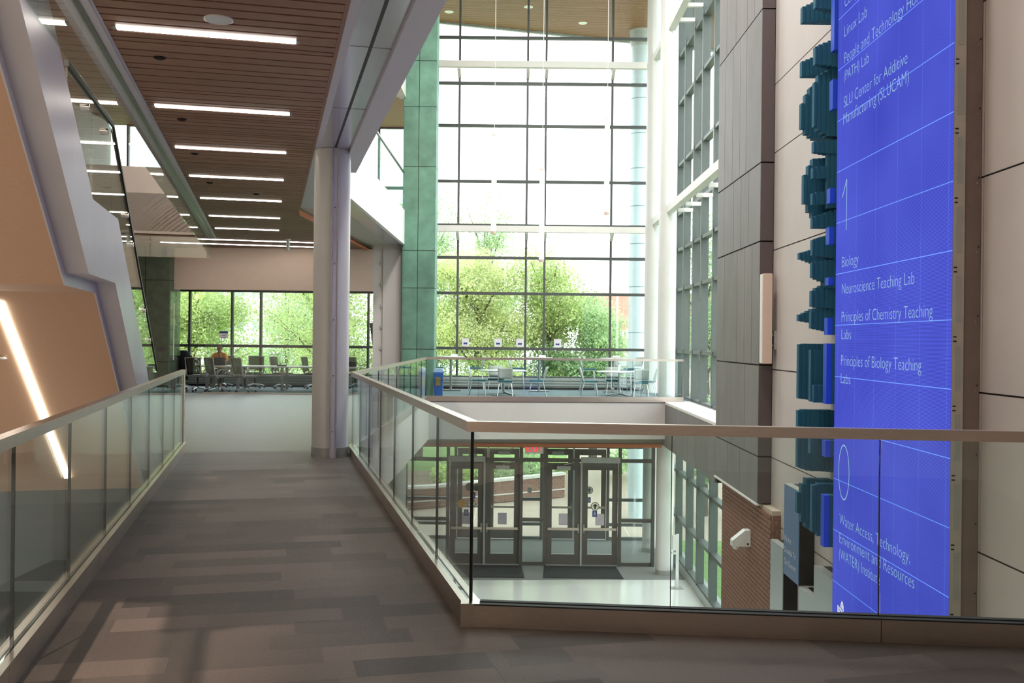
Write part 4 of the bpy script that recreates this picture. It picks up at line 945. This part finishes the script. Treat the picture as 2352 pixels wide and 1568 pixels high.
for x in (-11.3, -10.2): piece('leg', (x - .04, 29.5, 0), (x + .04, 29.58, .70), 'leg_grey', t)
t = thing('power_box', 'black power box lying on the meeting table', 'outlet box', (-7.2, 30.6, .74)); MB().rbox((-.14, -.05, 0), (.14, .05, .045), .012).build('body', 'black', t)
t = thing('laptop', 'open black laptop in front of the seated person', 'laptop', (-9.13, 30.7, .74)); MB().rbox((-.17, -.02, 0), (.17, .22, .018), .006).build('base', 'laptop', t)
MB().box((-.17, -.01, 0), (.17, .0, .24), Matrix.Translation((0, -.02, .018)) @ Matrix.Rotation(R(12), 4, 'X')).build('lid', 'laptop', t)
t = thing('drink_cup', 'green takeaway cup with white lid on the meeting table', 'cup', (-8.74, 30.7, .74)); MB().lathe([(.03, 0), (.042, .15)], n=20).build('cup', 'cup_green', t); MB().lathe([(.044, .15), (.044, .165), (.035, .175)], n=20).build('lid', 'plastic_white', t)
t = thing('draped_jacket', 'black jacket hung over a chair back beside the meeting room door', 'jacket', (-9.82, 29.35, .35))
m = MB(); vs = []; n = 14
for z, w, d in ((.0, .13, .06), (.15, .17, .09), (.4, .22, .12), (.62, .24, .14), (.78, .20, .13), (.86, .10, .07)):
    for i in range(n):
        a = 2 * math.pi * i / n; k = 1 + .14 * math.sin(3 * a + z * 7); vs.append((w * k * math.cos(a), d * k * math.sin(a), z))
m.add(vs, [(r * n + i, r * n + (i + 1) % n, (r + 1) * n + (i + 1) % n, (r + 1) * n + i) for r in range(5) for i in range(n)] + [tuple(range(n - 1, -1, -1)), tuple(5 * n + i for i in range(n))], True); m.build('body', 'jacket', t)
MB().tube([(.2, 0, .68), (.27, -.05, .4), (.25, -.04, .12)], [.07, .06, .045], 8).build('sleeve', 'jacket', t)
t = thing('window_sign', 'white room sign with a dark blue header on the meeting room glass', 'sign', (-8.5, 28.48, 1.55)); piece('sheet', (-8.50, 28.482, 1.58), (-8.25, 28.486, 1.78), 'paper', t); piece('header', (-8.50, 28.479, 1.72), (-8.25, 28.483, 1.78), 'sign_blue', t)
for z, a, b in ((1.655, -8.43, -8.31), (1.60, -8.42, -8.32)): piece('print_line', (a, 28.479, z), (b, 28.483, z + .012), 'sign_blue', t)
t = thing('wall_television', 'black television tilted out from the right wall of the meeting room', 'television', (-4.15, 29.6, 1.3))
MB().box((-.03, -.55, 0), (.03, .55, .78), Matrix.Rotation(R(-8), 4, 'Y')).build('panel', 'tv_black', t); MB().tube([(.03, 0, .4), (.14, 0, .4)], .06, 10).build('wall_arm', 'black', t)
t = thing('media_cart', 'black box on the table right of the thick white column', 'box', (-5.08, 30.8, .74)); MB().rbox((-.12, -.12, 0), (.14, .12, .17), .02).build('body', 'black', t)

# seated person: one skinned body, head resting on the raised hand
def skin_body(name, verts, edges, radii, mat, parent, root=0, sub=2):
    me = bpy.data.meshes.new(name); me.from_pydata(verts, edges, []); o = bpy.data.objects.new(name, me); COL.objects.link(o)
    md = o.modifiers.new('skin', 'SKIN'); md.use_smooth_shade = True
    if not me.skin_vertices: 
        bpy.context.view_layer.objects.active = o
    for i, r in enumerate(radii): me.skin_vertices[0].data[i].radius = r if isinstance(r, tuple) else (r, r)
    me.skin_vertices[0].data[root].use_root = True
    s = o.modifiers.new('sub', 'SUBSURF'); s.levels = sub; s.render_levels = sub
    dg = bpy.context.evaluated_depsgraph_get(); m2 = bpy.data.meshes.new_from_object(o.evaluated_get(dg)); bpy.data.objects.remove(o)
    m2.materials.clear(); m2.materials.append(MATS[mat]); m2.polygons.foreach_set('use_smooth', [True] * len(m2.polygons))
    q = bpy.data.objects.new(name, m2); COL.objects.link(q); q.parent = parent
    return q
pe = thing('person', 'person in an orange shirt seated at the meeting table, head resting on one hand', 'person', (-9.42, 31.72, 0))
# -y is towards the table and the viewpoint
V = [(0, .05, .50), (0, .05, .70), (0, -.02, .90), (0, -.08, 1.02), (0, -.13, 1.12), (0, -.17, 1.19),
     (.17, -.08, 1.02), (.27, -.25, .86), (.16, -.42, .80), (.10, -.36, .98), (.06, -.31, 1.10),
     (-.17, -.08, 1.02), (-.27, -.22, .86), (-.12, -.48, .78), (.02, -.52, .77),
     (.10, .02, .50), (.12, -.40, .52), (.12, -.42, .12), (.12, -.52, .05),
     (-.10, .02, .50), (-.14, -.40, .52), (-.16, -.36, .12), (-.16, -.46, .05)]
Ed = [(0, 1), (1, 2), (2, 3), (3, 4), (4, 5), (3, 6), (6, 7), (7, 8), (8, 9), (9, 10), (3, 11), (11, 12), (12, 13), (13, 14), (0, 15), (15, 16), (16, 17), (17, 18), (0, 19), (19, 20), (20, 21), (21, 22)]
Rd = [(.16, .12), (.15, .11), (.17, .12), (.14, .10), .055, .05, .075, .055, .048, .04, .032, .075, .055, .042, .032, .10, .075, .055, .04, .10, .075, .055, .04]
body = skin_body('body', V, Ed, Rd, 'skin', pe)
# clothing shells follow the same skeleton, a little fuller
skin_body('shirt', V[:5] + [V[6], V[7], V[11], V[12]], [(0, 1), (1, 2), (2, 3), (3, 4), (3, 5), (5, 6), (3, 7), (7, 8)], [(.175, .135), (.165, .125), (.185, .135), (.155, .115), .062, .09, .07, .09, .07], 'shirt', pe)
skin_body('trousers', [V[0], V[15], V[16], V[17], V[19], V[20], V[21]], [(0, 1), (1, 2), (2, 3), (0, 4), (4, 5), (5, 6)], [(.17, .13), .11, .085, .065, .11, .085, .065], 'trousers', pe)
def blob(name, c, r, mat, parent, cut=None, n=20):
    m = MB(); vs = []; k = 14
    for i in range(k + 1):
        ph = math.pi * i / k
        for j in range(n):
            t_ = 2 * math.pi * j / n; x, y, z = math.sin(ph) * math.cos(t_), math.sin(ph) * math.sin(t_), math.cos(ph)
            if cut: x, y, z = cut(x, y, z)
            vs.append((c[0] + r[0] * x, c[1] + r[1] * y, c[2] + r[2] * z))
    m.add(vs, [(i * n + j, (i + 1) * n + j, (i + 1) * n + (j + 1) % n, i * n + (j + 1) % n) for i in range(k) for j in range(n)], True)
    return m.build(name, mat, parent)
HC = (.03, -.22, 1.25)
hd = blob('head', HC, (.078, .098, .12), 'skin', pe, lambda x, y, z: (x * (1 - .18 * max(0, -z)), y * (1 - .1 * max(0, -z)), z))
blob('hair', (HC[0], HC[1] + .018, HC[2] + .028), (.084, .098, .105), 'hair', pe, lambda x, y, z: (x, y, max(z, -.45 if y > 0 else -.30 + .1 * y)))
blob('nose', (HC[0], HC[1] - .10, HC[2] - .015), (.014, .018, .024), 'skin', pe)
for sx in (-1, 1):
    blob('ear', (HC[0] + sx * .078, HC[1] + .01, HC[2] - .01), (.012, .022, .032), 'skin', pe, n=10); blob('eye', (HC[0] + sx * .03, HC[1] - .088, HC[2] + .012), (.012, .008, .007), 'hair', pe, n=8)
piece('mouth', (HC[0] - .022, HC[1] - .094, HC[2] - .058), (HC[0] + .022, HC[1] - .082, HC[2] - .052), 'bark', pe, local=True)
# hand against the forehead: palm, four fingers and a thumb
hb = Vector((.06, -.32, 1.11))
skin_body('hand', [hb, hb + Vector((-.005, -.012, .05)), hb + Vector((-.03, -.005, .10)), hb + Vector((-.035, .005, .14)), hb + Vector((-.01, -.005, .105)), hb + Vector((-.012, .005, .155)), hb + Vector((.01, -.004, .105)), hb + Vector((.012, .008, .15)), hb + Vector((.028, 0, .098)), hb + Vector((.032, .012, .135)), hb + Vector((-.04, .005, .045)), hb + Vector((-.055, .012, .08))],
    [(0, 1), (1, 2), (2, 3), (1, 4), (4, 5), (1, 6), (6, 7), (1, 8), (8, 9), (0, 10), (10, 11)], [.03, (.034, .018), .011, .008, .011, .008, .011, .008, .01, .008, .012, .009], 'skin', pe)
MB().tube([hb + Vector((.02, -.03, -.05)), hb + Vector((-.03, -.02, -.05)), hb + Vector((-.02, .03, -.05)), hb + Vector((.03, .03, -.05)), hb + Vector((.02, -.03, -.05))], .009, 6).build('wristband', 'black', pe)

# ================================================================== OUTDOORS
GE = 33.15
struct('ground_paving', MB().box((-60, GE, ZG - .3), (60, 42.5, ZG - .03)), 'concrete', 'pinkish concrete forecourt')
struct('ground_paving_right', MB().box((4.8, -10, ZG - .3), (60, GE, ZG - .03)), 'grass')
m = MB().add([(-80, 40.5, ZG - .02), (1.9, 42.5, ZG - .02), (3.4, 58, -3.2), (4.5, 110, -2.2), (-80, 110, -2.2), (-80, 58, -3.2)], [(0, 1, 2, 5), (5, 2, 3, 4)]); struct('ground_lawn', m, 'grass', 'sloping lawn beyond the entrance')
m = MB().add([(1.9, 42.5, ZG - .03), (80, 42.5, ZG - .03), (80, 58, -3.2), (3.4, 58, -3.2), (80, 110, -2.2), (4.5, 110, -2.2)], [(0, 1, 2, 3), (3, 2, 4, 5)]); struct('ground_path', m, 'concrete', 'pale path climbing away to the right')
for x in (-1.5, 1.2, 3.9): struct('trim_20', wbox((x, GE, ZG - .031), (x + .02, 42.5, ZG - .027)), 'cap_stone')
# retaining walls with stone caps, brick courses modelled
def retaining(label, a, b, h0, h1):
    a, b = Vector(a), Vector(b); d = (b - a); Ln = d.length; d.normalize(); ang = math.atan2(d.y, d.x)
    t = thing('retaining_wall', label, 'wall', (a.x, a.y, ZG), ang)
    MB().prism([(0, .02), (Ln, .02), (Ln, .30), (0, .30)], 0, min(h0, h1) - .02).build('core', 'mortar', t)
    m = MB(); z = .0; row = 0
    while z < max(h0, h1) - .05:
        x = -.1 if row % 2 else 0
        while x < Ln:
            a0, b0 = max(x, 0), min(x + .38, Ln)
            if b0 - a0 > .05 and z + .09 < h0 + (h1 - h0) * (a0 / Ln) + .02: m.box((a0, 0, z), (b0, .06, z + .09))
            x += .40
        z += .105; row += 1
    o = m.build('brick', 'brick', t); o['kind'] = 'stuff'
    bar('cap_stone', (-.05, .15, h0 + .03), (Ln + .05, .15, h1 + .03), .40, .10, 'cap_stone', t, local=True); bar('band_course', (0, .0, h0 * .36), (Ln, .0, h1 * .36), .06, .05, 'cap_stone', t, local=True)
retaining('curving brick retaining wall with pale cap before the shrubs', (-3.2, 39.0), (2.1, 42.0), .78, .95); retaining('brick wall rising at the far left beyond the doors', (-6.5, 37.0), (-3.2, 39.0), .9, .78)
m = MB().prism([(-3.1, 39.4), (2.0, 42.3), (1.9, 46), (-6, 44), (-7, 38)], ZG, ZG + .72); struct('ground_bed', m, 'mulch', 'planting bed behind the brick wall')
# overhanging roof with slatted timber soffit
ro = struct('ceiling_4', MB().prism([(-4, 33.1), (8, 33.1), (8, 39.6), (-4, 36.0)], ZR + .03, ZR + .5), 'dark_gap', 'timber-slatted soffit of the roof overhang')
y = 33.1
while y < 39.4:
    xl = -4 if y < 35.9 else -4 + (y - 35.9) * (12 / 3.6); 
    if xl < 7.6: piece('slat', (xl + .2, y + .014, ZR), (8, y + .106, ZR + .03), 'wood_light', ro)
    y += .12
a, b = Vector((-4, 36.0, ZR + .1)), Vector((8, 39.6, ZR + .1)); bar('fascia', a, b, .12, .34, 'plastic_grey', ro)
for x, y in ((.3, 34.6), (2.3, 36.3), (-2.5, 35.2)):
    t = thing('soffit_light', {.3: 'round flush light in the timber soffit, middle one', 2.3: 'round flush light in the timber soffit, right one', -2.5: 'round flush light in the timber soffit, left one'}[x], 'light', (x, y, ZR)); MB().lathe([(.16, -.01), (.16, .02)], n=20).build('lens', 'plastic_white', t)
# trees: trunk, branches and a crown of separate leaves
def leaf_mesh(name, centres, n, sigma, size, mat, parent, seed, flat=.6, droop=-.25):
    g = np.random.default_rng(seed); C = np.array(centres)[g.integers(0, len(centres), n)]
    p = C + g.normal(0, sigma, (n, 3)) * np.array([1, 1, flat])
    d = g.normal(0, 1, (n, 3)) * np.array([1, 1, .6]) + np.array([0, 0, droop]); d /= np.linalg.norm(d, axis=1, keepdims=True)
    w = np.cross(d, g.normal(0, 1, (n, 3))); w /= np.linalg.norm(w, axis=1, keepdims=True)
    L_ = (size * g.uniform(.7, 1.5, n))[:, None]
    q = np.stack([p, p + d * L_ * .5 + w * L_ * .32, p + d * L_ - np.array([0, 0, .02]), p + d * L_ * .5 - w * L_ * .32], 1).reshape(-1, 3)
    me = bpy.data.meshes.new(name); me.vertices.add(4 * n); me.vertices.foreach_set('co', q.astype(np.float32).ravel())
    me.loops.add(4 * n); me.loops.foreach_set('vertex_index', np.arange(4 * n, dtype=np.int32)); me.polygons.add(n); me.polygons.foreach_set('loop_start', np.arange(0, 4 * n, 4, dtype=np.int32))
    me.materials.append(MATS[mat]); me.update(calc_edges=True); me.validate()
    o = bpy.data.objects.new(name, me); COL.objects.link(o); o.parent = parent
    return o
def tree(label, x, y, z0, h, crown_r, mat, n=7000, seed=0, leaf=.10, low=.22, group='trees outside the curtain wall'):
    rnd = random.Random(seed); t = thing('tree', label, 'tree', (x, y, z0), 0, group)
    lean = rnd.uniform(-.4, .4)
    MB().tube([(0, 0, 0), (lean * .3, 0, h * .3), (lean, .1, h * .62), (lean * 1.2, .1, h * .9)], [.2, .15, .09, .03], 8).build('trunk', 'bark', t)
    clumps = []
    for i in range(16):
        a = rnd.uniform(0, 2 * math.pi); f = rnd.uniform(low, .8); rr = crown_r * rnd.uniform(.55, 1.0) * (1 - .55 * max(0, f - .5))
        p0 = Vector((lean * f, .05, h * f * .9)); p2 = Vector((rr * math.cos(a), rr * math.sin(a), h * min(.97, f + rnd.uniform(.08, .22)))); p1 = (p0 + p2) / 2 + Vector((0, 0, .25))
        MB().tube([p0, p1, p2], [.06, .04, .012], 5).build('branch', 'bark', t)
        clumps += [p1, p2, (p1 + p2) / 2, (p0 + p1) / 2]
        for q in range(5):
            p3 = p1 + Vector((rnd.uniform(-1, 1), rnd.uniform(-1, 1), rnd.uniform(-.3, .9))) * crown_r * .40
            MB().tube([p1, p3], [.025, .008], 4).build('twig', 'bark', t); clumps.append(p3)
    clumps += [Vector((lean, .1, h * f)) + Vector((rnd.uniform(-.5, .5), rnd.uniform(-.5, .5), 0)) for f in (.7, .8, .88, .95, .99)]
    o = leaf_mesh('leaves', [tuple(c) for c in clumps], n, crown_r * .15, leaf, mat, t, seed, .6, -.25); o['kind'] = 'stuff'
    return t
GT = [('leaf_lime', -15.4, 46.0, 9.5, 3.4, 'lime-green tree with dark forked trunk at the left end of the meeting room window'), ('leaf_green', -11.8, 52.0, 10.0, 3.2, 'soft green tree behind the middle of the meeting room window'),
      ('leaf_lime', -8.6, 44.5, 9.8, 3.3, 'dense lime tree filling the right of the meeting room window'), ('leaf_green', -4.6, 47.5, 12.6, 3.0, 'tallest pale green tree just right of the green slate pier'),
      ('leaf_olive', -1.9, 44.5, 9.7, 2.9, 'yellow-tinged tree in the left bays of the curtain wall'), ('leaf_green', -1.6, 52.0, 13.2, 2.2, 'thin pointed tree rising behind the yellow-tinged tree'),
      ('leaf_lime', 1.3, 45.5, 9.6, 2.8, 'lime-green tree in the middle bay of the curtain wall'), ('leaf_green', 3.5, 45.0, 7.6, 2.2, 'low spreading tree left of the outdoor column'),
      ('leaf_green', 8.9, 46.0, 11.5, 2.5, 'tree seen through the side curtain wall'), ('leaf_green', 7.2, 38.0, 4.4, 1.3, 'low tree outside the ground floor side window')]
for i, (mt, x, y, h, r, lab) in enumerate(GT): tree(lab, x, y, -4.0 if y > 42 else ZG, h, r, mt, seed=20 + i, n=42000 if y < 50 and x < 6 else 22000)
def shrub(label, x, y, z, r, h, mat, seed):
    rnd = random.Random(seed); t = thing('shrub', label, 'shrub', (x, y, z), 0, 'shrubs above the retaining wall')
    for i in range(5): MB().tube([(0, 0, 0), (rnd.uniform(-.3, .3) * r, rnd.uniform(-.3, .3) * r, h * .6)], [.02, .008], 4).build('stem', 'bark', t)
    vs = []; fs = []; k = 0
    for i in range(1300):
        a = rnd.uniform(0, 6.28); q = r * math.sqrt(rnd.random()); p = Vector((q * math.cos(a), q * math.sin(a), h * rnd.random() * (1 - .5 * q / r))); d = Vector((rnd.gauss(0, 1), rnd.gauss(0, 1), rnd.gauss(.3, .6))).normalized(); w = d.cross(Vector((rnd.gauss(0, 1), rnd.gauss(0, 1), 1))).normalized()
        L_ = .13 * rnd.uniform(.7, 1.4); vs += [p, p + d * L_ * .5 + w * L_ * .35, p + d * L_, p + d * L_ * .5 - w * L_ * .35]; fs.append((k, k + 1, k + 2, k + 3)); k += 4
    o = MB().add(vs, fs).build('leaves', mat, t); o['kind'] = 'stuff'
for i, (x, y, r, h, mt, lab) in enumerate([(-2.6, 40.5, .9, 1.0, 'leaf_lime', 'lime shrub behind the left door leaf'), (-1.0, 41.2, .8, .9, 'leaf_green', 'green shrub behind the second door leaf'), (.7, 42.2, 1.0, 1.3, 'leaf_green', 'tall pale shrub seen between the door pairs'), (1.7, 43.2, .7, .8, 'leaf_lime', 'shrub at the right end of the planting bed'), (5.2, 44.5, 1.1, 1.4, 'leaf_green', 'shrub left of the outdoor column foot')]): shrub(lab, x, y + .9, ZG + .7, r, h, mt, 60 + i)
# far buildings
def building(label, x0, x1, y, z0, z1, mat, rows, cols, wz, wh, band=None):
    t = thing('building', label, 'building', ((x0 + x1) / 2, y, z0))
    MB().box((x0, y, z0), (x1, y + 12, z1)).build('wall', mat, t, local=False)
    if band: MB().box((x0 - .05, y - .06, band[0]), (x1 + .05, y + .1, band[1])).build('upper_band', band[2], t, local=False)
    for r in range(rows):
        for c in range(cols):
            w = (x1 - x0) / cols; xa = x0 + c * w + w * .15; xb = x0 + (c + 1) * w - w * .15
            f = MB().box((xa - .06, y - .08, wz[r] - .06), (xb + .06, y + .02, wz[r] + wh + .06)).build('window_frame', 'white_far', t, local=False)
            for q in range(2):
                piece('window_pane', (xa + (xb - xa) * q / 2 + .03, y - .1, wz[r]), (xa + (xb - xa) * (q + 1) / 2 - .03, y - .06, wz[r] + wh), 'window_far', f)
building('pale building with red brick upper storey behind the outdoor column', 6.0, 22.0, 84, -3, 5.6, 'cream_far', 1, 5, [-.6], 2.0, (2.6, 5.7, 'red_brick_far'))
building('white office block with grey window bands seen through the meeting room', -41, -32, 130, -3, 26, 'white_far', 5, 3, [-2, 2.5, 7, 11.5, 16], 1.6)
building('brown brick tower at the left of the meeting room view', -44.5, -40, 112, -3, 12, 'brown_far', 2, 2, [2, 7], 2)
building('red and cream building glimpsed through the side windows', 22, 40, 75, -4, 6.5, 'cream_far', 2, 6, [-2, 1], 1.6, (3.6, 6.6, 'red_brick_far'))
